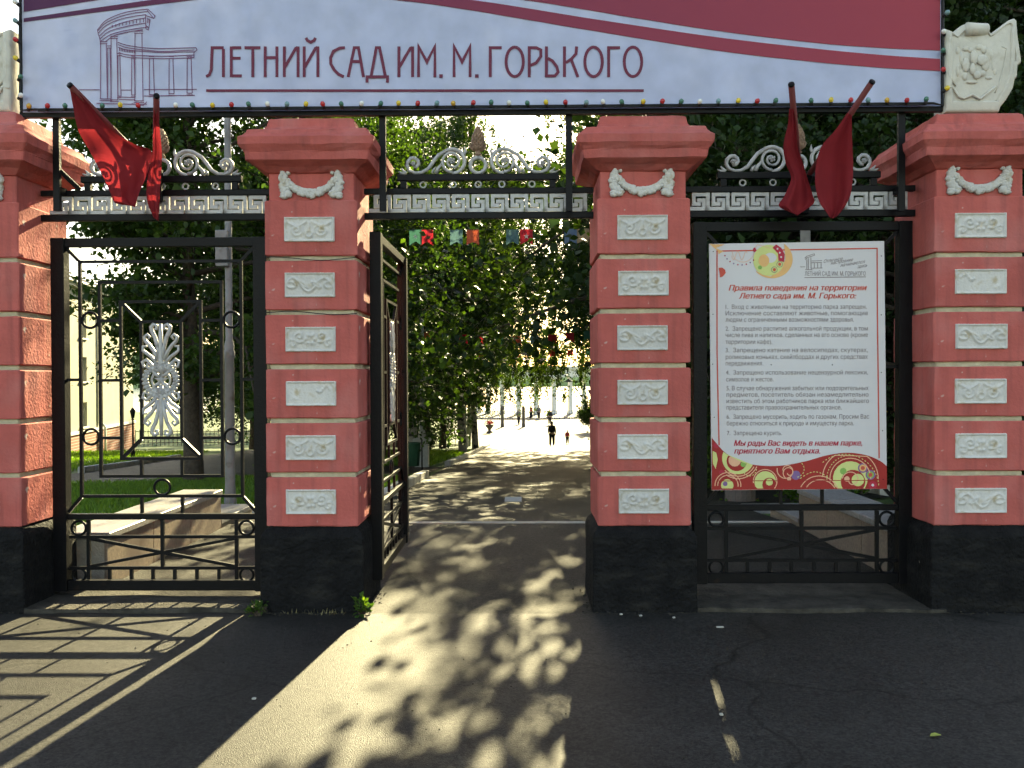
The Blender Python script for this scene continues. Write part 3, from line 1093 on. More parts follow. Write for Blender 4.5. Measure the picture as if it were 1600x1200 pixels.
def scroll_mesh(s):
    """one S-scroll of the crest, local origin: middle of the crest rail; px units of the photograph / SF"""
    mb = MB()
    def L(px, pz): return (s * px / SF, 0, pz / SF)
    big, small = (40.5, 20.5), (101, 16.5)
    def tube(pts, r): mb.tube([L(*p) for p in pts], [q / SF for q in r] if isinstance(r, list) else r / SF, 7)
    # big volute: outer band swings over and runs down to the small volute
    band = []
    for t in np.linspace(0, 1, 18):
        a = math.pi * (1.5 - 1.15 * t) + math.pi * 0
        band.append((big[0] + 19.5 * math.cos(a), big[1] + 19 * math.sin(a)))
    band += [(62, 30), (70, 20), (78, 9), (88, 3.2), (98, 2.4), (107, 6), (111, 13), (110, 20), (105, 25.5), (99, 26), (94, 22), (93, 17), (96, 12.5), (101, 12)]
    tube(band, 3.0)
    tube([(x * 0.985 + 1.2, y * 0.93 + 1.0) for x, y in band[6:26]], 1.5)
    sp = [(big[0] + (17 - 11.5 * t) * math.cos(4.7 + 9.2 * t), big[1] + (17 - 11.5 * t) * math.sin(4.7 + 9.2 * t)) for t in np.linspace(0, 1, 40)]
    tube(sp, [2.6 - 1.0 * t for t in np.linspace(0, 1, 40)])
    for c, r in ((big, 3.4), (small, 2.4)):
        for k in range(5):
            q = k * 1.2566
            x, _, z = L(c[0] + r * math.cos(q), c[1] + r * math.sin(q))
            mb.blob((x, -0.012, z), 2.1 / SF, 0.014, 2.1 / SF, 7, 4)
        x, _, z = L(*c)
        mb.blob((x, -0.016, z), 1.9 / SF, 0.016, 1.9 / SF, 7, 4)
    # leaves between
    tube([(66, 2), (63, 9), (58, 15), (57, 19)], [3.6, 3.0, 2.0, 0.6])
    tube([(72, 2), (70, 7), (66, 12)], [2.6, 2.0, 0.5])
    tube([(112, 2), (116, 5), (120, 10)], [3.2, 2.4, 0.8])
    tube([(114, 2), (121, 3), (125, 5)], [2.4, 1.8, 0.6])
    tube([(22, 30), (20, 36), (20.5, 43)], [2.6, 2.2, 0.6])
    tube([(24, 33), (27, 38)], [2.0, 0.8])
    return as_mesh(mb, 'scroll', M['silver'], True)
SCROLLS = {1: scroll_mesh(1), -1: scroll_mesh(-1)}

def cone_mesh():
    mb = MB()
    k = 1 / SF
    mb.lathe([(3 * k, 28 * k), (6 * k, 31 * k), (3.2 * k, 34 * k), (5 * k, 37 * k), (9 * k, 40 * k), (8 * k, 42 * k)], n=12)
    z0 = 42
    for row in range(9):
        t = row / 8
        rr = 11.0 * math.sin(math.pi * (0.26 + 0.70 * t)) ** 0.8
        n = 9
        for j in range(n):
            q = 2 * math.pi * (j + 0.5 * (row % 2)) / n
            mb.blob((rr * 0.72 * k * math.cos(q), rr * 0.72 * k * math.sin(q), (z0 + 29 * t) * k), 3.6 * k * (1 - 0.4 * t), 3.6 * k * (1 - 0.4 * t), 3.4 * k, 6, 4)
    mb.blob((0, 0, 57 * k), 7.5 * k, 7.5 * k, 16.5 * k, 10, 8)
    for s in (-1, 1):
        mb.tube([(s * 4 * k, 0, 36 * k), (s * 10 * k, 0, 40 * k), (s * 12 * k, 0, 46 * k), (s * 9 * k, 0, 48 * k)], [2 * k, 2 * k, 1.5 * k, 1 * k], 6)
    return as_mesh(mb, 'pine_cone_finial', M['cone_paint'], True)
CONE = cone_mesh()
def ubr_mesh():
    mb = MB()
    k = 1 / SF
    mb.ring((0, 0, 6 * k), 4.6 * k, 1.5 * k, 14, 5)
    mb.tube([(0, 0, -2 * k), (0, 0, 1.6 * k)], [3.2 * k, 2 * k], 6)
    return as_mesh(mb, 'small_ring', M['silver'], True)
UBR = ubr_mesh()

def frieze(u0, u1, uc, x0, x1, label):
    c = at(uc, 272, YF)
    e = empty('gate_frieze', (c.x, YF, Z_B0), label, 'frieze', 'ironwork friezes over the gate openings')
    def rail(name, xa, xb, z0, z1, d=0.022):
        mb = MB()
        mb.box((xa, YF - d, z0), (xb, YF + d, z1), 0.003)
        mb.build(name, M['iron'], e)
    rail('bottom_rail', x0, x1, Z_B0, Z_B1)
    rail('middle_rail', x0, x1, Z_M0, Z_M1)
    w = 126 / SF
    rail('crest_rail', c.x - w, c.x + w, Z_CR0, Z_CR1)
    for s in (-1, 1):
        rail('crest_post', c.x + s * (w - 0.045) - 0.022, c.x + s * (w - 0.045) + 0.022, Z_M1, Z_CR0, 0.018)
    n = int((x1 - x0) * SF / 30.5 - 0.2)
    pad = ((x1 - x0) - n * 30.5 / SF) / 2 + 0.01
    for i in range(n):
        inst('key_motif', KEY, e, Vector((x0 + pad + i * 30.5 / SF, YF, Z_B1)) - e.location)
        for zz in (Z_B1, Z_M0):
            pass
    for px in (-86, -39, 0, 37, 84):
        inst('small_ring', UBR, e, Vector((c.x + px / SF, YF, Z_M1)) - e.location)
    for s in (-1, 1):
        inst('scroll', SCROLLS[s], e, Vector((c.x, YF, Z_CR1)) - e.location)
    mb = MB()
    mb.ring((c.x, YF, Z_CR1 + 14 / SF), 12 / SF, 3 / SF, 22, 7)
    mb.tube([(c.x, YF, Z_CR1 + 26 / SF), (c.x, YF, Z_CR1 + 32 / SF)], 3.5 / SF, 7)
    mb.build('crest_ring', M['silver'], e, True)
    inst('pine_cone_finial', CONE, e, Vector((c.x, YF, Z_CR1)) - e.location)
    return e
frieze(72, 440, 253, XP[0] + PW - 0.002, XP[1] - PW + 0.002, 'iron frieze with Greek key and silver scrolls behind the left flags')
frieze(565, 930, 747, XP[1] + PW - 0.002, XP[2] - PW + 0.002, 'iron frieze with Greek key and pine cone over the open path')
frieze(1073, 1430, 1247, XP[2] + PW - 0.002, XP[3] - PW + 0.002, 'iron frieze with Greek key above the rules board')

# ================================================================== GATE LEAVES
YL = 0.36
SL = 1340 / (5.78 + YL)
LW, LH = 338 / SL, 562 / SL
def lp(u, v): return ((u - 85) / SL, 0.0, (932 - v) / SL)
LEAF = []          # (name, mesh, parent index or None)
def lpart(name, mb, mat, smooth=False):
    LEAF.append((name, as_mesh(mb, name, mat, smooth)))
def build_leaf():
    def box(name, u0, v0, u1, v1, d):
        mb = MB()
        a, b = lp(u0, v1), lp(u1, v0)
        mb.box((a[0], -d, a[2]), (b[0], d, b[2]), 0.003)
        lpart(name, mb, M['iron'])
    box('frame_post', 85, 370, 106, 932, 0.04)
    box('frame_post', 402, 370, 423, 932, 0.04)
    box('top_rail', 106, 370, 402, 384, 0.028)
    box('bottom_rail', 106, 915, 402, 931, 0.028)
    box('middle_rail', 106, 809, 402, 818, 0.022)
    def bar(name, pts, w=4.6):
        mb = MB()
        for a, b in zip(pts[:-1], pts[1:]):
            mb.bar(lp(*a), lp(*b), w / SL, 0.018 + random.uniform(0, 0.003))
        lpart(name, mb, M['iron'])
    def rect(u0, v0, u1, v1):
        h = 2.3
        mb = MB()
        for a, b in (((u0, v0 - h), (u0, v1 + h)), ((u1, v0 - h), (u1, v1 + h)), ((u0 + h, v0), (u1 - h, v0)), ((u0 + h, v1), (u1 - h, v1))):
            mb.bar(lp(*a), lp(*b), 4.6 / SL, 0.02)
        lpart('inner_frame', mb, M['iron'])
    rect(127, 407, 381, 781)
    rect(158, 440, 350, 749)
    rect(191, 471, 317, 721)
    rect(223, 503, 286, 688)
    for s in (0, 1):
        f = (lambda u: u) if s == 0 else (lambda u: 508 - u)
        bar('corner_strut', [(f(106), 385), (f(125), 405)], 5)
        bar('corner_strut', [(f(106), 806), (f(126), 783)], 5)
        bar('corner_strut', [(f(193), 473), (f(222), 502)], 5)
        bar('corner_strut', [(f(193), 719), (f(222), 690)], 5)
        for v in (501, 596, 688): bar('link_bar', [(f(160), v), (f(189), v)])
        bar('link_bar', [(f(106), 595), (f(125), 595)])
        for v in (500, 686):
            mb = MB()
            c = lp(f(142.5), v)
            mb.ring(c, 12.4 / SL, 2.1 / SL, 22, 6)
            lpart('ring', mb, M['iron'], True)
        for v0, v1 in ((723, 747), (783, 808)):
            bar('link_bar', [(f(222), v0), (f(222), v1)])
        bar('lower_post', [(f(137), 819), (f(137), 914)], 5.5)
        mb = MB(); mb.ring(lp(f(121.5), 832), 11.2 / SL, 2.1 / SL, 20, 6); lpart('ring', mb, M['iron'], True)
        mb = MB(); mb.ring(lp(f(121.5), 907), 10.5 / SL, 2.1 / SL, 20, 6); lpart('ring', mb, M['iron'], True)
    for v in (767,):
        mb = MB(); mb.ring(lp(254, v), 12.4 / SL, 2.1 / SL, 22, 6); lpart('ring', mb, M['iron'], True)
    bar('lower_rail', [(107, 846), (401, 846)], 5)
    bar('lower_rail', [(107, 896), (401, 896)], 5)
    bar('lower_post', [(254, 819), (254, 894)], 5.5)
    bar('brace', [(140, 849), (252, 870.5)], 5)
    bar('brace', [(256, 871.5), (368, 893)], 5)
    bar('brace', [(140, 893), (252, 871.5)], 4.6)
    bar('brace', [(256, 870.5), (368, 849)], 4.6)
    for u in (170, 204.6, 238.6, 273, 308, 343): bar('picket', [(u, 897), (u, 914)], 5)
    # silver cast ornament: palmette, wreath with star, palmette
    def P(u, v): x, y, z = lp(u, v); return (x, -0.004, z)
    def palm(v0, d):
        mb = MB()
        k = 1 / SL
        mb.tube([P(254, v0 + d * 2), P(254, v0 + d * 30), P(254, v0 + d * 62), P(254, v0 + d * 84)], [2.6 * k, 3.4 * k, 4.6 * k, 3.0 * k], 8)
        for s in (-1, 1):
            def T(pts, r): mb.tube([P(254 + s * a, v0 + d * b) for a, b in pts], [q * k for q in r], 7)
            T([(3, 58), (5, 40), (9, 24), (14, 14), (15, 7), (11, 3), (6, 5), (6.5, 11), (10, 11)], [3.4, 3.2, 3.2, 3.4, 3.2, 3.0, 2.6, 2.2, 1.8])
            T([(5, 60), (11, 46), (18, 36), (24, 30), (26, 23), (21, 19), (17, 23), (20, 27)], [3.2, 3.0, 3.0, 3.0, 2.8, 2.4, 2.0, 1.6])
            T([(6, 66), (15, 55), (23, 49), (28, 45), (28, 38), (22, 38)], [3.0, 2.8, 2.8, 2.6, 2.4, 1.8])
            T([(4, 78), (12, 72), (17, 65), (23, 59), (29, 63), (27, 71), (21, 70), (22, 65)], [3.4, 3.2, 3.0, 2.8, 2.8, 2.4, 2.0, 1.6])
            T([(2, 86), (8, 83), (13, 77), (12, 70)], [3.4, 3.2, 2.6, 1.6])
        mb.blob(P(254, v0 + d * 72), 7 * k, 0.020, 8 * k, 9, 5)
        lpart('palmette', mb, M['silver'], True)
    palm(504, 1)
    palm(687, -1)
    mb = MB()
    k = 1 / SL
    c = P(254, 596)
    mb.ring(c, 25 * k, 2.6 * k, 30, 6)
    mb.ring(c, 14.5 * k, 2.0 * k, 24, 6)
    for i in range(26):
        q = 2 * math.pi * i / 26
        for rr in (21.5, 27.5):
            mb.blob((c[0] + rr * k * math.cos(q + rr), -0.01, c[2] + rr * k * math.sin(q + rr)), 3.0 * k, 0.014, 3.0 * k, 6, 4, 0.2)
    lpart('wreath', mb, M['silver'], True)
    mb = MB()
    st = []
    for i in range(10):
        q = math.pi / 2 + i * math.pi / 5
        rr = 11.5 * k if i % 2 == 0 else 4.8 * k
        st.append((c[0] + rr * math.cos(q), c[2] + rr * math.sin(q)))
    n = len(st)
    vs = [(x, -0.006, z) for x, z in st] + [(x, 0.012, z) for x, z in st] + [(c[0], -0.022, c[2])]
    fs = [(i, (i + 1) % n, 2 * n) for i in range(n)] + [(i, i + n, (i + 1) % n + n, (i + 1) % n) for i in range(n)] + [tuple(reversed(range(n, 2 * n)))]
    mb.add(vs, fs)
    lpart('star', mb, M['silver'])
build_leaf()
def leaf(loc, rz, sc, label):
    e = empty('gate_leaf', loc, label, 'gate', 'wrought iron gate leaves', rz)
    e.scale = sc
    for name, me in LEAF:
        inst(name, me, e)
    return e
a = at(85, 600, YL)
leaf((a.x, YL, 0.052), 0, (1, 1, 0.985), 'closed black iron gate leaf with silver palmette ornament')
leaf((at(597, 600, 0.34).x - 0.045, 0.34, 0.13), R(90), (0.93, 1, 0.968), 'open black iron gate leaf seen edge-on beside the path')
b = at(1082, 600, YL)
leaf((b.x, YL, 0.10), 0, (1, 1, 1.0), 'closed black iron gate leaf behind the rules board')

# ================================================================== BANNER
YB = 0.12
def bp(u, v, k=0): p = at(u, v, YB - 0.004 - 0.0005 * k); return p
def cr(pts, n=10):
    """Catmull-Rom through pixel points"""
    P = [Vector((*p, 0)) for p in pts]
    P = [P[0] * 2 - P[1]] + P + [P[-1] * 2 - P[-2]]
    out = []
    for i in range(1, len(P) - 2):
        for j in range(n):
            t = j / n
            a, b, c, d = P[i - 1], P[i], P[i + 1], P[i + 2]
            q = 0.5 * ((2 * b) + (c - a) * t + (2 * a - 5 * b + 4 * c - d) * t * t + (-a + 3 * b - 3 * c + d) * t ** 3)
            out.append((q.x, q.y))
    out.append((P[-2].x, P[-2].y))
    return out

def build_banner():
    bl = at(36, 176, YB)
    br = at(1470, 166, YB)
    zt = 5.05
    e = empty('banner', ((bl.x + br.x) / 2, YB, bl.z), 'wide white park name banner with burgundy waves above the gate', 'banner')
    mb = MB()
    nx, nz = 60, 14
    vs, fs = [], []
    for j in range(nz + 1):
        for i in range(nx + 1):
            x = bl.x + (br.x - bl.x) * i / nx
            zb = bl.z + (br.z - bl.z) * i / nx
            vs.append((x, YB + 0.0012 * math.sin(i * 1.7) * math.sin(j * 0.9), zb + (zt - zb) * j / nz))
    for j in range(nz):
        for i in range(nx):
            a = j * (nx + 1) + i
            fs.append((a, a + 1, a + nx + 2, a + nx + 1))
    mb.add(vs, fs)
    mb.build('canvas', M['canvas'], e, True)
    mb = MB()
    w = 0.02
    mb.bar((bl.x - 0.03, YB + 0.03, bl.z - 0.012), (br.x + 0.03, YB + 0.03, br.z - 0.012), 0.036, 0.04)
    mb.bar((bl.x - 0.012, YB + 0.03, bl.z), (bl.x - 0.012, YB + 0.03, zt), 0.03, 0.04)
    mb.bar((br.x + 0.012, YB + 0.03, br.z), (br.x + 0.012, YB + 0.03, zt), 0.03, 0.04)
    mb.bar((bl.x, YB + 0.03, zt), (br.x, YB + 0.03, zt), 0.03, 0.04)
    for q in (0.25, 0.5, 0.75):
        x = bl.x + (br.x - bl.x) * q
        mb.bar((x, YB + 0.035, bl.z), (x, YB + 0.035, zt), 0.03, 0.03)
    mb.build('frame', M['iron'], e)
    for u in (86, 597, 889, 1410):
        t = at(u, 176, YB + 0.05)
        mb = MB()
        mb.bar((t.x, YB + 0.07, t.z), (t.x, YB + 0.07, at(u, 330, YB + 0.07).z), 0.045, 0.03)
        lo = at(u, 300, YB + 0.07)
        mb.bar((t.x, YB + 0.10, lo.z + 0.02), (t.x, YF - 0.01, lo.z + 0.02), 0.04, 0.03)
        if u in (86,): mb.bar((t.x + 0.01, YB + 0.09, at(u, 262, YB).z), (t.x + 0.12, YF - 0.03, lo.z + 0.03), 0.03, 0.02)
        mb.build('support_post', M['iron'], e)
    # burgundy waves
    up = cr([(37, 18.6), (153, 0), (300, -21), (450, -30), (600, -26), (819, 0), (980, 26), (1120, 48), (1275, 67), (1380, 75), (1469, 79)])
    b0 = cr([(37, 28.5), (234, 0), (330, -12), (450, -19), (560, -17), (738, 0), (930, 30), (1120, 58), (1275, 76), (1380, 86), (1469, 92)])
    b1 = cr([(37, 34.5), (300, 0), (400, -8), (500, -9), (618, 0), (720, 13.5), (920, 47), (1120, 79), (1275, 97), (1380, 106), (1469, 111)])
    mb = MB()
    n = len(up)
    vs = [bp(*p, 0) for p in up] + [Vector((bp(p[0], p[1]).x, YB - 0.004, zt - 0.01)) for p in up]
    mb.add(vs, [(i, i + 1, i + 1 + n, i + n) for i in range(n - 1)])
    mb.build('burgundy_field', M['burgundy'], e)
    mb = MB()
    n = len(b0)
    ux = [37 + (1469 - 37) * i / (n - 1) for i in range(n)]
    v0 = np.interp(ux, [p[0] for p in b0], [p[1] for p in b0])
    v1 = np.interp(ux, [p[0] for p in b1], [p[1] for p in b1])
    mb.add([bp(u, v, 0) for u, v in zip(ux, v0)] + [bp(u, v, 0) for u, v in zip(ux, v1)], [(i, i + n, i + 1 + n, i + 1) for i in range(n - 1)])
    mb.build('burgundy_stripe', M['burgundy'], e)
    # lettering, drawn stroke by stroke
    T, B = 72.5, 120.5
    cnt = [0]
    def letter(strokes, w=4.6, mat='letter', name='letter'):
        mb = MB()
        for s in strokes:
            cnt[0] += 1
            mb.strip([bp(u, v, cnt[0] % 5) for u, v in s], w / 226)
        mb.build(name, M[mat], e)
    def oval(u0, u1):
        c, rx, ry = (u0 + u1) / 2, (u1 - u0) / 2 - 2.3, (B - T) / 2 - 1
        pts = [(c + rx * math.cos(q), (T + B) / 2 + ry * math.sin(q)) for q in np.linspace(0, 2 * math.pi, 29)]
        pts[-1] = pts[0]
        return [pts]
    def I(u): return [(u, T), (u, B)]
    def En(a, b): return [I(a + 2.3), I(b - 2.3), [(a + 4, 90), (b - 4, 90)]]
    def Ii(a, b): return [I(a + 2.3), I(b - 2.3), [(a + 3, 105), (b - 6, 75.5), (b - 3, 74)]]
    letter([[(322, B - 1), (327, 117), (330, 109), (331.5, T + 2), (349.5, T + 2)], [(349, T + 4), (349, B)]])
    letter([I(361.3), [(363, T + 2), (377, T + 2)], [(363, 91), (376, 91)], [(363, B - 2), (378, B - 2)]])
    letter([[(382, T + 2), (407, T + 2)], [(395, T + 4), (395, B)]])
    letter(En(412, 435))
    letter(Ii(442, 468))
    letter(Ii(473, 499) + [[(478, 59), (480, 63), (485.5, 66), (491, 63), (493, 59)]])
    letter([[(539, T + 2), (531, T + 2.5), (521, 80), (516.5, 90), (517, 100), (522, 109), (529, 116), (537, 120)]])
    letter([[(544, B), (553.5, T + 2), (560, T + 2), (568, B)], [(548, 96), (564, 96)]])
    letter([[(580, B - 2), (588, T + 2), (593, T + 2), (602, B - 2)], [(573.5, 129), (573.5, B - 0.5), (605.5, B - 0.5), (605.5, 129)]])
    letter(Ii(621, 647))
    letter([[(654, B), (654, T), (667, 97), (679.5, T), (679.5, B)]])
    letter([[(689, 116), (689, 121.5)]], 5.5)
    letter([[(709.5, B), (709.5, T), (722, 97), (734.5, T), (734.5, B)]])
    letter([[(745, 116), (745, 121.5)]], 5.5)
    letter([[(766, B), (766, T + 2), (784, T + 2)]])
    letter(oval(788.5, 820))
    letter([[(827, B), (827, T + 2), (838, T + 2), (845, 78), (845, 88), (838, 98), (829, 102)]])
    letter([[(853.8, T), (853.8, B - 2), (867, B - 2), (872, 113), (870, 104), (863, 95), (856, 91)]])
    letter([I(882), [(901, T), (900, 84), (893, 92), (884, 98)], [(893, 94), (903, B)]])
    letter(oval(911.5, 943.5))
    letter([[(951, B), (951, T + 2), (969, T + 2)]])
    letter(oval(973, 1005))
    letter([[(322, 141.5), (1006, 141.5)]], 4.0, name='underline')
    # line drawing of a colonnade
    def g(x, y): return (120 + x / 6.667, y / 6.667)
    lines = []
    def arc(pts): lines.append(cr([g(*p) for p in pts], 6))
    arc([(215, 310), (300, 215), (450, 145), (600, 110), (740, 95)])
    arc([(215, 325), (300, 240), (450, 172), (600, 135), (745, 118)])
    arc([(222, 345), (310, 262), (450, 200), (600, 168), (720, 152)])
    arc([(235, 375), (320, 300), (450, 245), (600, 205), (715, 185)])
    arc([(240, 405), (330, 330), (450, 290), (600, 258), (715, 240)])
    arc([(245, 432), (340, 365), (450, 330), (600, 300), (740, 280)])
    arc([(300, 430), (380, 375), (480, 345), (600, 322), (690, 308)])
    for s in ([(740, 95), (815, 165), (800, 190), (715, 160), (720, 300), (745, 312), (765, 200)], [(215, 310), (222, 350), (240, 405), (248, 455)],
              [(730, 105), (790, 180)], [(720, 265), (750, 290)], [(735, 185), (735, 240)], [(752, 190), (752, 245)]):
        lines.append([g(*p) for p in s])
    for x in range(370, 700, 36):
        t = (x - 235) / 480
        lines.append([g(x, 300 - 110 * t ** 0.75), g(x, 318 - 88 * t ** 0.8)])
    for a, b, t, bt, ww in ((248, 310, 455, 1030, 8), (322, 350, 500, 1030, 8), (357, 420, 400, 1040, 8), (428, 452, 580, 1000, 6), (572, 600, 605, 990, 6), (606, 682, 345, 1050, 10), (757, 800, 610, 985, 6), (962, 1005, 610, 975, 6), (1150, 1195, 610, 970, 6)):
        lines.append([g(a, t), g(a - 2, bt)])
        lines.append([g(b - 4, t), g(b + 8, bt)])
        lines.append([g(a - ww, t), g(b + ww, t)])
        lines.append([g(a - ww, bt), g(b + ww * 1.6, bt)])
        lines.append([g(a - ww, t - 22), g(b + ww, t - 22)])
        lines.append([g(a - 1.5 * ww, bt + 18), g(b + ww * 2, bt + 18)])
    arc([(425, 440), (520, 470), (700, 497), (900, 505), (1100, 500), (1240, 495)])
    arc([(430, 465), (520, 495), (700, 520), (900, 535), (1100, 525), (1225, 520)])
    arc([(430, 490), (520, 520), (700, 535), (900, 547), (1100, 540), (1220, 540)])
    arc([(435, 545), (520, 570), (700, 580), (900, 585), (1100, 578), (1215, 572)])
    arc([(440, 570), (520, 595), (700, 605), (900, 610), (1100, 605), (1220, 598)])
    lines.append([g(1240, 495), g(1252, 520), g(1220, 545), g(1220, 600)])
    for x in range(445, 600, 17): lines.append([g(x, 500 + (x - 445) * 0.14), g(x, 532 + (x - 445) * 0.14)])
    for s in ([(20, 935), (238, 935)], [(460, 938), (565, 938)], [(700, 932), (1250, 930)], [(440, 1010), (600, 1015)], [(440, 1035), (600, 1040)], [(700, 1000), (1230, 992)], [(205, 1075), (330, 1080), (560, 1085), (730, 1085)], [(570, 1080), (690, 1098), (730, 1060)]):
        lines.append([g(*p) for p in s])
    mb = MB()
    for i, s in enumerate(lines):
        mb.strip([bp(u, v, i % 6) for u, v in s], 1.25 / 226)
    mb.build('colonnade_drawing', M['sketch'], e)
    return bl, br, zt
BL, BR, BZT = build_banner()

# string of coloured bulbs along the banner edge
def build_lights():
    e = empty('light_string', (0, YB - 0.03, BL.z), 'black cable of coloured bulbs hung along the banner edge', 'light string')
    mb = MB()
    pts = [(BL.x - 0.005, YB - 0.02, BZT)]
    for k in range(14): pts.append((BL.x - 0.005 + 0.004 * math.sin(k * 2), YB - 0.02, BZT + (BL.z + 0.01 - BZT) * (k + 1) / 14))
    n = 104
    for i in range(1, n):
        t = i / n
        pts.append((BL.x + (BR.x - BL.x) * t, YB - 0.022, BL.z + (BR.z - BL.z) * t + 0.014 + 0.004 * math.sin(i * math.pi)))
    for k in range(15): pts.append((BR.x + 0.005, YB - 0.02, BR.z + (BZT - BR.z) * k / 14))
    mb.tube(pts, 0.0085, 6)
    mb.tube([(x, y - 0.006, z - 0.012) for x, y, z in pts[16:-16]], 0.006, 5)
    mb.build('cable', M['cable'], e, True)
    seq = [0, 1, 2, 3, 2, 5, 1, 4, 3, 2, 5, 1, 2, 3, 4, 5, 1, 2, 3, 2, 5, 1, 4]
    meshes = []
    sock = MB(); sock.lathe([(0.009, -0.014), (0.012, -0.010), (0.012, 0.010), (0.009, 0.013)], n=8)
    for m in BULB:
        mb = MB(); mb.blob((0, 0, 0.024), 0.017, 0.017, 0.019, 10, 6)
        meshes.append(as_mesh(mb, 'bulb', m, True))
    sm = as_mesh(sock, 'socket', M['cable'], True)
    spots = []
    step = 28.8 / 226
    x = BL.x + 0.06
    while x < BR.x:
        t = (x - BL.x) / (BR.x - BL.x)
        spots.append((x, YB - 0.036, BL.z + (BR.z - BL.z) * t + 0.012, random.uniform(-0.9, 0.9)))
        x += step * random.uniform(0.97, 1.03)
    for X in (BL.x - 0.005, BR.x + 0.005):
        z = BL.z + 0.09
        while z < BL.z + 0.95:
            spots.append((X, YB - 0.034, z, random.choice((-1.4, 1.4))))
            z += step
    for i, (x, y, z, tilt) in enumerate(spots):
        b = inst('bulb', meshes[seq[i % len(seq)]], e, Vector((x, y, z)) - e.location, (random.uniform(0.3, 1.0), tilt * 0.6, 0))
        inst('socket', sm, b)
build_lights()

# ================================================================== FLAGS
def flag(tip, base, ytip, ybase, rows, label, seed, bulge=0.05):
    """tip/base: pixels of the pole; rows: (left px, right px, Y) down the hanging cloth"""
    rnd = random.Random(seed)
    a, b = at(*tip, ytip), at(*base, ybase)
    e = empty('red_flag', b, label, 'flag', 'red flags in pairs on the gate friezes')
    mb = MB()
    mb.tube([a, a.lerp(b, 0.5), b], [0.019, 0.02, 0.02], 10)
    mb.build('pole', M['flag_pole'], e, True)
    mb = MB()
    mb.tube([a, a + (a - b).normalized() * 0.012], [0.021, 0.019], 10)
    mb.build('pole_cap', M['iron'], e, True)
    # cloth
    n = 18
    R_ = []
    L = cr([(r[0][0], r[0][1]) for r in rows], 6)
    Rr = cr([(r[1][0], r[1][1]) for r in rows], 6)
    Y = cr([(r[2], 0) for r in rows], 6)
    vs, fs = [], []
    ph = rnd.uniform(0, 6)
    m = len(L)
    for i in range(m):
        s = i / (m - 1)
        for j in range(n + 1):
            t = j / n
            u = L[i][0] + (Rr[i][0] - L[i][0]) * t
            v = L[i][1] + (Rr[i][1] - L[i][1]) * t
            fold = math.sin(t * 7.5 + ph + 1.4 * s) * 0.5 + math.sin(t * 15 + ph * 2 - 2 * s) * 0.22
            yy = Y[i][0] + bulge * fold * (0.25 + 0.9 * s)
            p = at(u, v, yy)
            vs.append(p)
    for i in range(m - 1):
        for j in range(n):
            a0 = i * (n + 1) + j
            fs.append((a0, a0 + n + 1, a0 + n + 2, a0 + 1))
    mb = MB()
    mb.add(vs, fs)
    o = mb.build('cloth', M['flag'], e, True)
    return e
flag((110, 134), (241, 268), -0.42, 0.26,
     [((108, 133), (112, 135), -0.42), ((114, 166), (139, 162), -0.33), ((122, 203), (172, 202), -0.24), ((140, 236), (212, 226), -0.14), ((158, 270), (236, 236), -0.08), ((172, 300), (232, 266), -0.05), ((180, 317), (218, 300), -0.03), ((206, 322), (211, 324), -0.03)],
     'red flag spread wide with its tip over the drawn colonnade', 3, 0.05)
flag((244.5, 151), (243, 268), -0.34, 0.25,
     [((240, 172), (247, 172), -0.26), ((239, 205), (250, 205), -0.16), ((238, 240), (253, 240), -0.08), ((232, 270), (252, 270), -0.04), ((229, 295), (250, 295), -0.03), ((231, 318), (249, 322), -0.02), ((240, 340), (248, 345), -0.02)],
     'narrow furled red flag beside the spread one on the left', 5, 0.03)
flag((1236.5, 133), (1250, 285), -0.40, 0.25,
     [((1233, 170), (1240, 170), -0.31), ((1231, 195), (1244, 196), -0.22), ((1224, 227), (1246, 228), -0.14), ((1228, 256), (1255, 256), -0.08), ((1236, 278), (1262, 280), -0.05), ((1226, 305), (1269, 302), -0.03), ((1217, 322), (1271, 318), -0.02), ((1238, 333), (1247, 336), -0.02)],
     'slim red flag on an upright pole above the rules board', 8, 0.045)
flag((1362, 129), (1256, 285), -0.40, 0.25,
     [((1324, 176), (1331, 180), -0.30), ((1306, 202), (1331, 203), -0.24), ((1284, 228), (1332, 230), -0.18), ((1275, 258), (1333, 256), -0.13), ((1274, 290), (1332, 284), -0.10), ((1280, 315), (1327, 310), -0.08), ((1292, 333), (1312, 334), -0.07), ((1297, 341), (1302, 341), -0.07)],
     'broad drooping red flag on a pole leaning towards the shield', 12, 0.06)
for (u, v, lab) in ((243, 272, 'iron flag bracket on the frieze over the closed left gate'), (1252, 290, 'iron flag bracket on the frieze over the rules board')):
    c = at(u, v, 0.26)
    mb = MB()
    mb.box((c.x - 0.05, 0.235, c.z - 0.20), (c.x + 0.05, 0.272, c.z + 0.03), 0.006)
    for s in (-1, 1): mb.tube([(c.x + s * 0.025, 0.25, c.z - 0.03), (c.x + s * 0.04, 0.19, c.z + 0.06)], 0.026, 8)
    tag(mb.build('flag_bracket', M['iron'], origin=(c.x, 0.25, c.z)), lab, 'bracket', 'flag brackets on the friezes')

# ================================================================== RULES BOARD
YS = 0.285
SS = 1340 / (5.78 + YS)
def sp(u, v, k=0): return at(u, v, YS - 0.0015 - 0.0004 * k)

def text_mesh(body, shear=0.0, bold=0.0):
    VV, FF, x = [], [], 0.0
    for ch in body:
        V, F, adv = glyph(ch)
        b = len(VV)
        VV += [(p[0] + x + shear * p[1], p[1], 0.0) for p in V]
        FF += [tuple(q + b for q in f) for f in F]
        x += adv
    return np.array(VV), FF

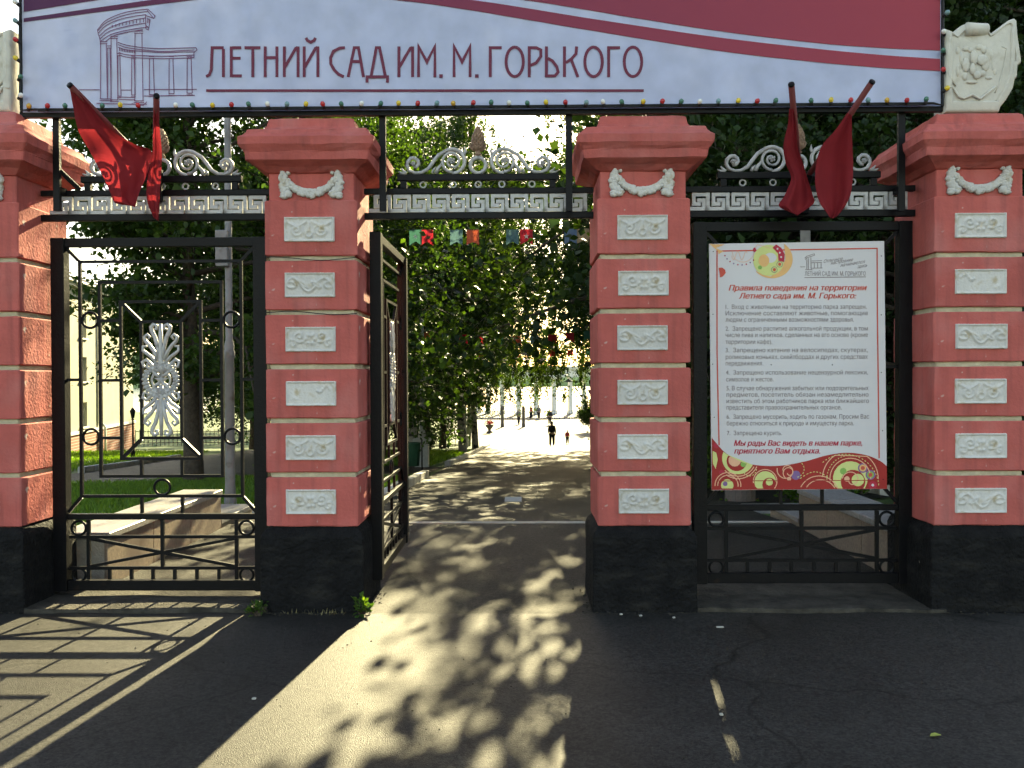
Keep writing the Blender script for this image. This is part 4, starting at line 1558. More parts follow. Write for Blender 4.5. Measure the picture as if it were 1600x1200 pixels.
def build_board():
    c = at(1247, 765, YS)
    e = empty('rules_board', (c.x, YS, c.z), 'white park rules board with a red paisley wave at its foot', 'sign')
    C = [at(1108, 381, YS), at(1381.5, 376.5, YS), at(1386, 764, YS), at(1112, 766, YS)]
    mb = MB()
    f = [Vector((p.x, YS, p.z)) for p in C]
    bk = [Vector((p.x, YS + 0.012, p.z)) for p in C]
    mb.add(f + bk, [(3, 2, 1, 0), (4, 5, 6, 7), (0, 1, 5, 4), (1, 2, 6, 5), (2, 3, 7, 6), (3, 0, 4, 7)])
    mb.build('panel', M['board'], e)
    def poly(pts, mat, name, k=1):
        mb = MB()
        mb.add([sp(u, v, k) for u, v in pts], [tuple(range(len(pts)))])
        return mb.build(name, M[mat], e)
    def lines(L, w, mat, name, k=2):
        mb = MB()
        for i, s in enumerate(L):
            mb.strip([sp(u, v, k + (i % 3) * 0.5) for u, v in s], w / SS)
        return mb.build(name, M[mat], e)
    def disk(cx, cy, r, n=24, r2=None): return [(cx + r * math.cos(q), cy + (r2 or r) * math.sin(q)) for q in np.linspace(0, 2 * math.pi, n, endpoint=False)]
    def circ(cx, cy, r, a0=0, a1=6.2832, n=26):
        pts = [(cx + r * math.cos(q), cy + r * math.sin(q)) for q in np.linspace(a0, a1, n)]
        if abs(a1 - a0) > 6.28: pts[-1] = pts[0]
        return pts
    def spir(cx, cy, r0, r1, a0, turns, n=40): return [(cx + (r0 + (r1 - r0) * t) * math.cos(a0 + turns * 6.2832 * t), cy + (r0 + (r1 - r0) * t) * math.sin(a0 + turns * 6.2832 * t)) for t in np.linspace(0, 1, n)]
    # --- text
    def text(body, u0, u1, base, hx, mat, shear=0.0, bold=0.0, k=3, name='text_line', slope=0.0, heavy=0.0):
        V, F = text_mesh(body, shear, bold)
        if len(V) == 0: return
        x0, x1 = V[:, 0].min(), V[:, 0].max()
        mb = MB()
        tilt = -0.006
        for rep_ in range(2 if heavy else 1):
            vs = []
            for x, y, z in V:
                u = u0 + (x - x0) / (x1 - x0) * (u1 - u0) + rep_ * heavy
                v = base - y * hx + (u - u0) * (slope + tilt * 0.3)
                vs.append(sp(u, v, k + rep_))
            mb.add(vs, F)
        mb.build(name, M[mat], e)
    H = 9.6
    body = [("1.  Вход с животными на территорию парка запрещен.", 1133.8, 1354, 482.8), ("Исключение составляют животные, помогающие", 1133.8, 1356, 492.8),
            ("людям с ограниченными возможностями здоровья.", 1133.8, 1334, 502.8), ("2.  Запрещено распитие алкогольной продукции, в том", 1133.8, 1356, 516.8),
            ("числе пива и напитков, сделанных на его основе (кроме", 1133.8, 1356, 526.8), ("территории кафе).", 1133.8, 1206.5, 537.4),
            ("3.  Запрещено катание на велосипедах, скутерах,", 1133.8, 1356, 550.4), ("роликовых коньках, скейтбордах и других средствах", 1134, 1356, 561),
            ("передвижения.", 1134, 1192.5, 571), ("4.  Запрещено использование нецензурной лексики,", 1134.3, 1356, 585.4), ("символов и жестов.", 1134.6, 1208.5, 596),
            ("5. В случае обнаружения забытых или подозрительных", 1135.2, 1357, 609.9), ("предметов, посетитель обязан незамедлительно", 1135.2, 1357, 620),
            ("известить об этом работников парка или ближайшего", 1135.2, 1357.5, 630), ("представителя правоохранительных органов.", 1135.2, 1315, 640),
            ("6.  Запрещено мусорить, ходить по газонам. Просим Вас", 1135.4, 1358, 654.5), ("бережно относиться к природе и имуществу парка.", 1135.6, 1334, 664.8),
            ("7.  Запрещено курить.", 1135.8, 1222, 680)]
    for t, a, b, y in body: text(t, a, b, y, H, 'grey_ink', 0, 0.004 if t == 'ф' else 0.0)
    text("Правила поведения на территории", 1138.4, 1354, 454, 12.2, 'red_ink', 0.28, 0.0, heavy=0.7, name='heading_line')
    text("Летнего сада им. М. Горького:", 1154.5, 1337.5, 466.5, 12.2, 'red_ink', 0.28, 0.0, heavy=0.7, name='heading_line')
    text("Мы рады Вас видеть в нашем парке,", 1146.5, 1346.7, 696.6, 12.0, 'crimson', 0.28, 0.0, heavy=0.7, name='closing_line')
    text("приятного Вам отдыха.", 1147, 1281, 708.8, 12.0, 'crimson', 0.28, 0.0, heavy=0.7, name='closing_line')
    text("ЛЕТНИЙ САД ИМ. М. ГОРЬКОГО", 1257.5, 1352.5, 430.8, 9.2, 'grey_ink', 0, 0.0, name='park_name')
    lines([[(1257, 433.6), (1353, 432.6)]], 1.0, 'grey_ink', 'park_name_rule')
    for w_, a, b, y in (("Отличное", 1287, 1317, 411), ("настроение", 1298, 1333, 413.5), ("начинается", 1313, 1352, 417), ("здесь", 1340, 1355, 419)):
        text(w_, a, b, y, 7.2, 'grey_ink', 0.4, 0.0, name='slogan_word', slope=-0.16)
    g = lambda x, y: (1080 + x / 4.706, 360 + y / 4.706)
    L = [[g(835, 205), g(850, 190), g(905, 172), g(908, 182), g(855, 200), g(838, 215)], [g(850, 215), g(850, 285)], [g(862, 205), g(862, 288)], [g(880, 198), g(882, 288)], [g(838, 288), g(895, 290)], [g(885, 225), g(962, 222)], [g(885, 238), g(962, 236)],
         [g(905, 240), g(905, 275)], [g(930, 240), g(930, 275)], [g(955, 240), g(955, 275)], [g(885, 278), g(965, 276)], [g(800, 268), g(838, 268)]]
    lines(L, 0.9, 'grey_ink', 'colonnade_mark')
    # --- border
    lines([[g(190, 900), g(190, 152), g(1367, 132), g(1369, 600)], ], 2.0, 'red_ink', 'border_line', 1)
    h = lambda x, y: (1080 + x / 4.706, 580 + y / 4.706)
    lines([[g(190, 900), h(205, 545)], [g(1369, 600), h(1382, 640)]], 2.0, 'red_ink', 'border_line', 1)
    # --- red wave at the foot
    top = cr([h(*p) for p in ((152, 490), (240, 590), (330, 645), (430, 682), (560, 697), (700, 690), (850, 660), (1000, 618), (1150, 599), (1290, 618), (1390, 660), (1439, 700))], 5)
    n = len(top)
    mb = MB()
    bot = [(1112.2 + (1386 - 1112.2) * i / (n - 1), 765.6 - 1.8 * i / (n - 1)) for i in range(n)]
    mb.add([sp(u, v, 1) for u, v in top] + [sp(u, v, 1) for u, v in bot], [(i, i + n, i + 1 + n, i + 1) for i in range(n - 1)])
    mb.build('red_wave', M['wave_red'], e)
    tu, tv = [p[0] for p in top], [p[1] for p in top]
    def wv(u): return float(np.interp(u, tu, tv)) + 0.8
    def clipd(pts):
        q = [(min(max(u, 1113.5), 1384), v) for u, v in pts]
        return [(u, min(max(v, wv(u)), 763.2)) for u, v in q]
    def hd(x, y, r, n=22): return clipd([h(x + r * math.cos(q), y + r * math.sin(q)) for q in np.linspace(0, 6.2832, n, endpoint=False)])
    def hc(x, y, r, a0, a1, n=24):
        return [p for p in [h(x + r * math.cos(q), y + r * math.sin(q)) for q in np.linspace(a0, a1, n)] if wv(p[0]) < p[1] < 763.4 and 1113.5 < p[0] < 1384]
    def hs(x, y, r0, r1, a0, turns, n=34):
        return [p for p in [h(x + (r0 + (r1 - r0) * t) * math.cos(a0 + turns * 6.2832 * t), y + (r0 + (r1 - r0) * t) * math.sin(a0 + turns * 6.2832 * t)) for t in np.linspace(0, 1, n)] if wv(p[0]) < p[1] < 763.4 and 1113.5 < p[0] < 1384]
    def half(x, y, r, a0, a1): return clipd([h(x + r * math.cos(q), y + r * math.sin(q)) for q in np.linspace(a0, a1, 22)])
    # paisley left
    poly(half(345, 640, 118, 0.25, 3.9), 'lime', 'paisley_print', 2)
    poly(hd(335, 660, 75), 'wave_red', 'paisley_print', 3)
    poly(hd(320, 655, 46), 'peach', 'paisley_print', 4)
    poly(hd(383, 685, 20), 'leafgreen', 'paisley_print', 5)
    poly(clipd([h(150, 585), h(185, 600), h(195, 650), h(180, 720), h(160, 680), h(152, 640)]), 'lime', 'paisley_print', 2)
    poly(hd(265, 840, 46), 'lime', 'paisley_print', 2)
    poly(hd(250, 828, 17), 'violet', 'paisley_print', 3)
    # scrolls in the middle
    poly(half(545, 815, 80, 0, 6.28), 'lime', 'paisley_print', 2)
    poly(hd(575, 835, 52), 'wave_red', 'paisley_print', 3)
    poly(hd(575, 815, 26), 'lime', 'paisley_print', 4)
    poly(hd(770, 765, 34), 'violet', 'paisley_print', 3)
    poly(hd(720, 792, 15), 'peach', 'paisley_print', 4)
    # paisley right
    poly(half(1170, 790, 128, 0, 6.28), 'lime', 'paisley_print', 2)
    poly(hd(1190, 815, 90), 'wave_red', 'paisley_print', 3)
    poly(hd(1225, 800, 46), 'lime', 'paisley_print', 4)
    poly(hd(1145, 792, 20), 'peach', 'paisley_print', 4)
    poly(hd(1118, 735, 24), 'leafgreen', 'paisley_print', 5)
    for (x, y) in ((1262, 712), (1318, 762)):
        poly(hd(x, y, 36), 'violet', 'paisley_print', 5)
        poly(hd(x, y, 26), 'leafgreen' if x > 1300 else 'orange', 'paisley_print', 6)
        poly(hd(x, y, 15), 'red_ink', 'paisley_print', 7)
    poly(hd(1335, 838, 30), 'crimson', 'paisley_print', 5)
    poly(hd(1335, 838, 10), 'board', 'paisley_print', 6)
    poly(hd(185, 545, 22), 'crimson', 'paisley_print', 3)
    poly(hd(225, 745, 20), 'crimson', 'paisley_print', 3)
    LL = [hc(345, 640, 150, 0.15, 2.2), hc(345, 640, 132, 0.2, 2.4), hs(700, 730, 70, 22, 3.4, -1.1), hs(720, 745, 48, 14, 2.2, 1.1), hc(270, 840, 95, 3.1, 6.4), hc(270, 840, 75, 3.1, 6.4),
          hc(1170, 790, 205, 3.2, 6.3), hc(1170, 790, 150, 3.0, 6.3), hc(940, 920, 150, 3.5, 6.0), hc(950, 920, 122, 3.5, 6.0), hs(1180, 800, 70, 18, 3.3, 1.0), hs(545, 810, 88, 84, 3.0, 0.9)]
    LL = [q for q in LL if len(q) > 2]
    lines(LL, 1.5, 'peach', 'scroll_line', 6)
    dash = []
    def dashes(pts, step=2):
        for i in range(0, len(pts) - 1, step): dash.append([pts[i], pts[i + 1]])
    dashes(hc(1170, 790, 172, 3.1, 5.0, 30)); dashes(hc(1130, 860, 250, 4.0, 6.2, 44)); dashes(hc(770, 720, 60, -0.8, 1.4, 12)); dashes(hc(430, 720, 50, 0.0, 3.0, 14))
    dashes([h(800 + 12 * i, 790 - 50 * math.sin(i / 18 * 3.1)) for i in range(19)])
    lines(dash, 1.1, 'lime', 'dash_line', 7)['kind'] = 'stuff'
    lines([[(1121, 751.5), (1376, 750.5)]], 1.1, 'wave_red', 'border_line', 8)
    # --- paisley at the top left
    f2 = lambda x, y: (1080 + x / 8.889, 360 + y / 8.889)
    def clipt(pts): return [(max(u, 1109.2), max(v, 381.4 - (u - 1108) * 0.0165)) for u, v in pts]
    poly(clipt([f2(1120 + 290 * math.cos(q) * (1.0), 400 + 265 * math.sin(q)) for q in np.linspace(-0.95, 2.4, 24)] + [f2(900, 560), f2(1000, 620), f2(1100, 640), f2(1240, 560), f2(1310, 400), f2(1290, 190)]), 'orange', 'paisley_print', 2)
    poly(clipt([f2(1075 + 215 * math.cos(q), 415 + 215 * math.sin(q)) for q in np.linspace(0, 6.28, 30)]), 'lime', 'paisley_print', 3)
    poly([f2(1100 + 85 * math.cos(q), 380 + 70 * math.sin(q)) for q in np.linspace(0, 6.28, 20)], 'board', 'paisley_print', 4)
    poly([f2(1010 + 75 * math.cos(q), 420 + 85 * math.sin(q)) for q in np.linspace(0, 6.28, 20)], 'orange', 'paisley_print', 5)
    poly([f2(*p) for p in ((1130, 240), (1180, 195), (1250, 240), (1300, 330), (1290, 440), (1210, 420), (1205, 320))], 'crimson', 'paisley_print', 6)
    for (x, y) in ((1198, 255), (1230, 310), (1250, 370)): poly([f2(x + 13 * math.cos(q), y + 13 * math.sin(q)) for q in np.linspace(0, 6.28, 9)], 'board', 'paisley_print', 7)
    for (x, y) in ((1228, 470), (1155, 545)):
        poly([f2(x + 44 * math.cos(q), y + 44 * math.sin(q)) for q in np.linspace(0, 6.28, 18)], 'grey_ink', 'paisley_print', 6)
        poly([f2(x + 36 * math.cos(q), y + 36 * math.sin(q)) for q in np.linspace(0, 6.28, 18)], 'lime', 'paisley_print', 7)
        poly([f2(x + 22 * math.cos(q), y + 24 * math.sin(q)) for q in np.linspace(0, 6.28, 14)], 'red_ink', 'paisley_print', 8)
    poly([f2(955 + 28 * math.cos(q), 515 + 28 * math.sin(q)) for q in np.linspace(0, 6.28, 14)], 'leafgreen', 'paisley_print', 6)
    poly([f2(880 + 22 * math.cos(q), 270 + 34 * math.sin(q)) for q in np.linspace(0, 6.28, 10)], 'crimson', 'paisley_print', 6)
    poly([f2(*p) for p in ((255, 190), (470, 195), (340, 245), (450, 290), (380, 330), (370, 285))], 'orange', 'paisley_print', 2)
    poly([f2(*p) for p in ((380, 520), (430, 515), (470, 545), (480, 590), (440, 640), (400, 655), (395, 600))], 'red_ink', 'paisley_print', 3)
    lines([[f2(720 + 150 * math.cos(q), 290 + 150 * math.sin(q)) for q in np.linspace(0.1, 3.2, 22)], [f2(560 + 110 * t, 350 + 60 * math.sin(t * 6)) for t in np.linspace(0, 2, 16)],
           [f2(880, 250), f2(920, 200), f2(1000, 215), f2(1090, 250)]], 0.7, 'peach', 'scroll_line', 4)
    for i in range(9):
        q = 2.75 - i * 0.25
        poly([f2(690 + 240 * math.cos(q) + 11 * math.cos(w), 270 + 210 * math.sin(q) + 11 * math.sin(w)) for w in np.linspace(0, 6.28, 7)], 'violet' if i % 2 else 'crimson', 'paisley_print', 4)
    # screws
    mb = MB()
    for (u, v) in ((1114.5, 393), (1377, 400), (1114, 491), (1377, 492), (1113.5, 569), (1377, 582), (1116, 652), (1379, 673), (1380, 749), (1205, 570), (1300.5, 570)):
        p = sp(u, v)
        mb.blob((p.x, YS - 0.002, p.z), 0.004, 0.003, 0.004, 6, 4)
    mb.build('screw_heads', M['iron'], e, kind='stuff')
    # straps that hold the board to the gate
    for u in (1258,):
        mb = MB()
        p = at(u, 377, YS + 0.02)
        mb.box((p.x - 0.035, YS + 0.013, p.z - 0.03), (p.x + 0.035, YS + 0.02, p.z + 0.075))
        mb.build('hanging_strap', M['steel'], e)
build_board()

# ================================================================== VEGETATION
def leaf_mesh(name, P, T, Nn, S, mat, aspect=0.62):
    """P base points, T tip directions, Nn normals, S sizes: one bent leaf face each"""
    T = T / np.linalg.norm(T, axis=1, keepdims=True)
    B = np.cross(T, Nn)
    B = B / (np.linalg.norm(B, axis=1, keepdims=True) + 1e-9)
    U = np.cross(B, T)
    S = S[:, None]
    V = np.empty((len(P), 4, 3), np.float32)
    V[:, 0] = P
    V[:, 1] = P + T * S * 0.48 + B * S * aspect / 2 + U * S * 0.07
    V[:, 2] = P + T * S - U * S * 0.10
    V[:, 3] = P + T * S * 0.48 - B * S * aspect / 2 + U * S * 0.07
    n = len(P)
    me = bpy.data.meshes.new(name)
    me.vertices.add(n * 4)
    me.vertices.foreach_set('co', V.reshape(-1))
    me.loops.add(n * 4)
    me.loops.foreach_set('vertex_index', np.arange(n * 4, dtype=np.int32))
    me.polygons.add(n)
    me.polygons.foreach_set('loop_start', np.arange(0, n * 4, 4, dtype=np.int32))
    me.materials.append(mat)
    me.update(calc_edges=True)
    return me


def make_tree(seed, H, r0, hb, Rad, nb, nleaf, ls, mats, shape='round', weep=0.0, clump=0.28, lean=0.0):
    rg = np.random.default_rng(seed)
    tr = MB()
    wob = rg.normal(0, 0.05, (9, 2)).cumsum(0) * H / 14
    wob[0] = 0
    tp = [Vector((wob[i][0], wob[i][1], H * 0.94 * i / 8)) for i in range(9)]
    tr.tube([(0, 0, -0.3)] + [p for p in tp], [r0 * 1.35] + [max(0.025, r0 * (1.12 - 1.02 * (i / 8) ** 0.8)) for i in range(9)], 9)
    anchors = []
    for i in range(nb):
        t = hb + (0.97 - hb) * ((i + 0.5) / nb)
        q = t * 8
        k = min(7, int(q))
        o = tp[k].lerp(tp[k + 1], q - k) if k < 8 else tp[8]
        rel = (t - hb) / (1 - hb)
        if shape == 'round': prof = math.sqrt(max(0.05, 1 - (rel * 1.25 - 0.38) ** 2 * 1.15))
        elif shape == 'cone': prof = 1.05 - 0.9 * rel
        else: prof = math.sqrt(max(0.05, 1 - (rel * 1.1 - 0.25) ** 2))
        L = Rad * prof * rg.uniform(0.72, 1.12)
        az = i * 2.39996 + rg.normal(0, 0.35)
        L *= 1 + lean * math.cos(az)
        el = R(8) + R(52) * rel + rg.normal(0, 0.12)
        if shape == 'cone': el = R(-4) + R(25) * rel
        d = Vector((math.cos(az) * math.cos(el), math.sin(az) * math.cos(el), math.sin(el)))
        pts = [o]
        dd = d.copy()
        m = 6
        for j in range(m):
            dd = (dd + Vector((rg.normal(0, 0.13), rg.normal(0, 0.13), rg.normal(0.0, 0.10) - 0.07 - 0.10 * weep))).normalized()
            pts.append(pts[-1] + dd * (L / m))
        rb = max(0.012, r0 * 0.42 * (1 - 0.75 * rel))
        tr.tube(pts, [max(0.006, rb * (1 - 0.85 * j / m)) for j in range(m + 1)], 5)
        for j in range(2, m + 1):
            for _ in range(3):
                sd = (dd * 0.5 + Vector((rg.normal(0, 0.7), rg.normal(0, 0.7), rg.normal(0.05, 0.45)))).normalized()
                sl = L * rg.uniform(0.16, 0.34)
                a = pts[j]
                b = a + sd * sl + Vector((0, 0, -0.05 * sl))
                tr.tube([a, a.lerp(b, 0.5) + Vector((0, 0, 0.03 * sl)), b], [0.010, 0.007, 0.004], 3, cap=False)
                anchors.append((a, b))
    A = np.array([a[:] for a, b in anchors])
    Bv = np.array([b[:] for a, b in anchors])
    idx = rg.integers(0, len(A), nleaf)
    tt = rg.uniform(0.15, 1.08, nleaf)[:, None]
    P = A[idx] + (Bv[idx] - A[idx]) * tt
    T = rg.normal(0, 1, (nleaf, 3))
    Nn = rg.normal(0, 0.55, (nleaf, 3)) + np.array([0, 0, 1.0])
    if weep > 0:
        dens = rg.integers(0, len(A), nleaf)
        per = 46
        ns = nleaf // per
        si = rg.integers(0, len(A), ns)
        sl = rg.uniform(0.5, 2.4, ns) * weep
        st = Bv[si] + rg.normal(0, 0.12, (ns, 3))
        k = np.repeat(np.arange(ns), per)
        f = rg.uniform(0, 1, ns * per)
        P = st[k] + np.stack([rg.normal(0, 0.06, ns * per) + 0.10 * f * np.sin(k), rg.normal(0, 0.06, ns * per), -f * sl[k]], 1)
        T = rg.normal(0, 0.6, (ns * per, 3)) + np.array([0, 0, -0.9])
        Nn = rg.normal(0, 1, (ns * per, 3))
        n = ns * per
        for q in range(0, ns, 3):
            tr.tube([st[q], st[q] + np.array([0.05 * math.sin(q), 0, -sl[q]])], 0.004, 3, cap=False)
    else:
        P = P + rg.normal(0, clump, P.shape) * np.array([1, 1, 0.75])
        T[:, 2] -= 0.35
        n = nleaf
    S = ls * (0.55 + 0.95 * rg.beta(1.6, 2.0, n))
    lm = leaf_mesh('crown', P, T, Nn, S, M[mats[1]], 0.78 if weep == 0 else 0.62)
    tm = as_mesh(tr, 'trunk', M[mats[0]], True)
    return tm, lm


TREES = {
    'linden': make_tree(21, 11.0, 0.19, 0.20, 3.2, 50, 48000, 0.125, ('bark', 'leaf_linden'), 'round', clump=0.24, lean=0.5),
    'maple': make_tree(33, 13.0, 0.24, 0.27, 5.2, 54, 76000, 0.115, ('bark', 'leaf_linden'), 'round', clump=0.26),
    'dark': make_tree(45, 14.0, 0.26, 0.13, 5.8, 60, 80000, 0.15, ('bark', 'leaf_dark'), 'round', clump=0.32),
    'alley': make_tree(83, 12.0, 0.23, 0.27, 3.9, 46, 52000, 0.13, ('bark', 'leaf_dark'), 'round', clump=0.26),
    'birch': make_tree(57, 15.0, 0.20, 0.45, 5.0, 52, 84000, 0.115, ('birch_bark', 'leaf_birch'), 'oval', weep=0.85),
    'spruce': make_tree(69, 14.0, 0.22, 0.06, 3.3, 80, 50000, 0.11, ('bark', 'leaf_dark'), 'cone', clump=0.16),
}


def tree(kind, x, y, rz, s, label, group=None, name=None):
    tm, lm = TREES[kind]
    e = empty(name or (kind + '_tree'), (x, y, ground(y)), label, 'tree', group, R(rz))
    e.scale = (s, s, s)
    inst('trunk', tm, e)
    inst('crown', lm, e)
    return e
NM = {'linden': 'linden_tree', 'maple': 'maple_tree', 'dark': 'broadleaf_tree', 'alley': 'alley_tree', 'birch': 'birch_tree', 'spruce': 'spruce_tree'}
def row(kind, items, label, group):
    for (x, y, rz, s) in items: tree(kind, x, y, rz, s, label, group, NM[kind])
def trees(kind, group, items):
    for (x, y, rz, s, label) in items: tree(kind, x, y, rz, s, label, group, NM[kind])
# behind the closed left gate
trees('linden', 'trees on the lawn', [
    (-6.55, 11.2, 0, 0.98, 'leafy tree with straight dark trunk seen behind the silver ornament'),
    (-5.5, 16.5, 30, 0.85, 'tree whose dark trunk stands just right of the grey lamp post'),
    (-8.5, 30, 160, 0.9, 'mid distance tree on the lawn behind the grey lamp post'),
    (-10.5, 38, 260, 0.9, 'mid distance tree on the lawn right of the palmette ornament')])
# left side of the path
trees('maple', 'trees on the left side of the path', [
    (-5.4, 15.0, 40, 0.70, 'sunlit broadleaf tree just beyond the open gate leaf')])
trees('alley', 'trees on the left side of the path', [
    (-6.3, 22.5, 130, 0.95, 'dark trunked tree behind the pale lamp post plinth'),
    (-5.7, 28.5, 210, 0.95, 'dark trunked tree between the two lamp posts left of the path'),
    (-5.6, 35, 300, 1.0, 'dark trunked tree just left of the farther lamp post'),
    (-5.4, 42.5, 75, 1.0, 'dark trunked tree just beyond the farther lamp post'),
    (-5.2, 50, 165, 1.0, 'dark trunked tree at the far end of the left row')])
trees('birch', 'birches over the path', [
    (-4.4, 28.0, 10, 0.92, 'nearest drooping birch overhanging the left kerb'),
    (-2.9, 36, 100, 1.0, 'second drooping birch on the left kerb, over the middle of the path'),
    (-2.9, 47, 200, 1.0, 'third drooping birch on the left kerb'),
    (-4.0, 57, 290, 0.95, 'last drooping birch on the left, where the kerb meets the plaza')])
# right side of the path
trees('birch', 'birches over the path', [
    (7.1, 25, 50, 1.0, 'nearest weeping birch on the right of the path'),
    (5.3, 31.5, 140, 1.05, 'second weeping birch on the right of the path'),
    (5.6, 41, 250, 1.05, 'third weeping birch on the right of the path'),
    (8.6, 54, 330, 1.0, 'last weeping birch on the right beside the walking child')])
trees('maple', 'second row of trees on the left of the path', [
    (-8.2, 24.5, 15, 0.85, 'tree in the second row behind the open gate leaf'),
    (-9.0, 34, 105, 1.0, 'tree in the second row behind the dark trunks'),
    (-8.5, 44, 195, 1.0, 'tree in the second row behind the farther lamp post'),
    (-8.8, 55, 285, 1.0, 'last tree of the second row near the plaza')])
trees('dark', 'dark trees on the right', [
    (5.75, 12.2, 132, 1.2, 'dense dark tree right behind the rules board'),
    (6.2, 8.4, 170, 0.62, 'smaller dense tree just behind the shrubs and the rules board'),  # extra tree, put in to keep sun off the right of the forecourt
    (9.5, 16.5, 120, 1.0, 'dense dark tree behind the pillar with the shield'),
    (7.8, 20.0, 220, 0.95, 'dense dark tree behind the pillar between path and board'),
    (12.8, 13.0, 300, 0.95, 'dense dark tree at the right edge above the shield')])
trees('spruce', 'dark trees on the right', [
    (9.2, 9.5, 70, 0.9, 'dark conifer closest behind the white shield'),
    (14.5, 20, 10, 1.05, 'dark conifer farther back at the right edge')])
# far trees
trees('maple', 'distant trees beyond the lawn', [
    (-17, 48, 20, 0.85, 'distant tree against the corner of the cream building'),
    (-12.5, 60, 90, 0.85, 'distant tree low behind the silver wreath'),
    (-20, 75, 160, 1.0, 'distant tree behind the cream building corner'),
    (-9.5, 70, 250, 0.9, 'distant tree behind the tree trunk of the lawn'),
    (-26, 85, 30, 0.95, 'farthest tree above the lawn on the left')])
trees('dark', 'distant trees on the right', [
    (12, 70, 20, 0.9, 'distant dark tree right of the bright plaza'),
    (15, 60, 100, 1.0, 'distant dark tree behind the last weeping birch'),
    (12, 48, 190, 1.0, 'distant dark tree behind the third weeping birch'),
    (17, 36, 280, 1.0, 'distant dark tree behind the rules board, far right'),
    (14, 28, 60, 0.95, 'distant dark tree behind the second weeping birch')])


def shrub(name, x, y, rad, h, n, ls, mat, label, group=None, cat='shrub', seed=1, z=None):
    rg = np.random.default_rng(seed)
    e = empty(name, (x, y, ground(y) if z is None else z), label, cat, group)
    st = MB()
    ends = []
    for i in range(26):
        az, el = rg.uniform(0, 6.28), rg.uniform(0.5, 1.5)
        L = h * rg.uniform(0.6, 1.05)
        b = Vector((math.cos(az) * math.cos(el) * rad, math.sin(az) * math.cos(el) * rad, math.sin(el) * L))
        st.tube([(0, 0, -0.03), b * 0.5 + Vector((0, 0, 0.1 * h)), b], [0.012, 0.008, 0.004], 4)
        ends.append(b)
    inst('stems', as_mesh(st, 'stems', M['bark']), e)
    E = np.array([b[:] for b in ends])
    P = E[rg.integers(0, len(E), n)] * rg.uniform(0.45, 1.03, n)[:, None] + rg.normal(0, 0.1 * rad, (n, 3))
    P[:, 2] = np.abs(P[:, 2])
    T = P + rg.normal(0, 0.5 * rad, (n, 3))
    Nn = rg.normal(0, 0.5, (n, 3)) + np.array([0, 0, 1.0])
    inst('foliage', leaf_mesh('foliage', P, T, Nn, ls * rg.uniform(0.7, 1.3, n), M[mat]), e)
    return e
SHR = 'shrubs behind the right parapet'
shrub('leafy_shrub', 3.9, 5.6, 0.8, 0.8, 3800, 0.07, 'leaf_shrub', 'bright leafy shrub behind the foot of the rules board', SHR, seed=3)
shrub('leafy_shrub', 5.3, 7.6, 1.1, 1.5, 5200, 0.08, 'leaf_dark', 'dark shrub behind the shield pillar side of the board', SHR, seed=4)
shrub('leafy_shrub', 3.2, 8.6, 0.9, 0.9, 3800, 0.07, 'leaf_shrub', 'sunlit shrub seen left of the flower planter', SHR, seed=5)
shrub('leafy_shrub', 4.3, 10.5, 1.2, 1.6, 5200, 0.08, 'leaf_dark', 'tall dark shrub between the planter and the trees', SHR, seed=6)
shrub('round_bush', -4.4, 33, 0.9, 1.2, 3000, 0.09, 'leaf_dark', 'round bush under the trees beside the second lamp post', seed=7)
shrub('conical_bush', 6.4, 74, 1.6, 3.6, 4000, 0.16, 'leaf_dark', 'dark bush at the far right end of the path', seed=8)
shrub('weed_plant', at(563, 948, -0.12).x, -0.10, 0.07, 0.12, 90, 0.045, 'leaf_shrub', 'small green weed at the right corner of a black plinth', 'weeds at the pillar foot', 'weed', 9, 0.0)
shrub('weed_plant', at(407, 955, -0.06).x, -0.10, 0.08, 0.09, 80, 0.04, 'leaf_shrub', 'small green weed at the left corner of a black plinth', 'weeds at the pillar foot', 'weed', 10, 0.0)


def hedge(x0, x1, y, h, n, label, seed):  # added hedges that darken the bright background under the trees
    rg = np.random.default_rng(seed)
    e = empty('backdrop_hedge', ((x0 + x1) / 2, y, ground(y)), label, 'hedge', 'hedges added beside the plaza as dark backdrop')
    L = x1 - x0
    st = MB()
    for k in range(int(L / 0.5)):
        x = -L / 2 + 0.25 + 0.5 * k
        st.tube([(x, 0, -0.1), (x + rg.normal(0, 0.1), rg.normal(0, 0.1), h * 0.8)], [0.03, 0.012], 4)
    inst('stems', as_mesh(st, 'stems', M['bark']), e)
    P = np.stack([rg.uniform(-L / 2, L / 2, n), rg.normal(0, 0.45, n), rg.uniform(0.05, 1, n) ** 0.8 * h], 1)
    P[:, 2] *= 1 + 0.10 * np.sin(P[:, 0] * 1.9 + seed) + 0.06 * np.sin(P[:, 0] * 5.1)
    inst('foliage', leaf_mesh('foliage', P, rg.normal(0, 1, (n, 3)), rg.normal(0, 0.6, (n, 3)) + np.array([0, -0.5, 0.7]), 0.17 * rg.uniform(0.6, 1.3, n), M['leaf_dark'], 0.75), e)
hedge(-19, -4.3, 61.5, 3.0, 15000, 'long hedge added behind the trunks left of the path to darken the gap', 31)
hedge(8.6, 20, 61.5, 3.0, 12000, 'hedge added at the right end of the path as a dark backdrop', 32)


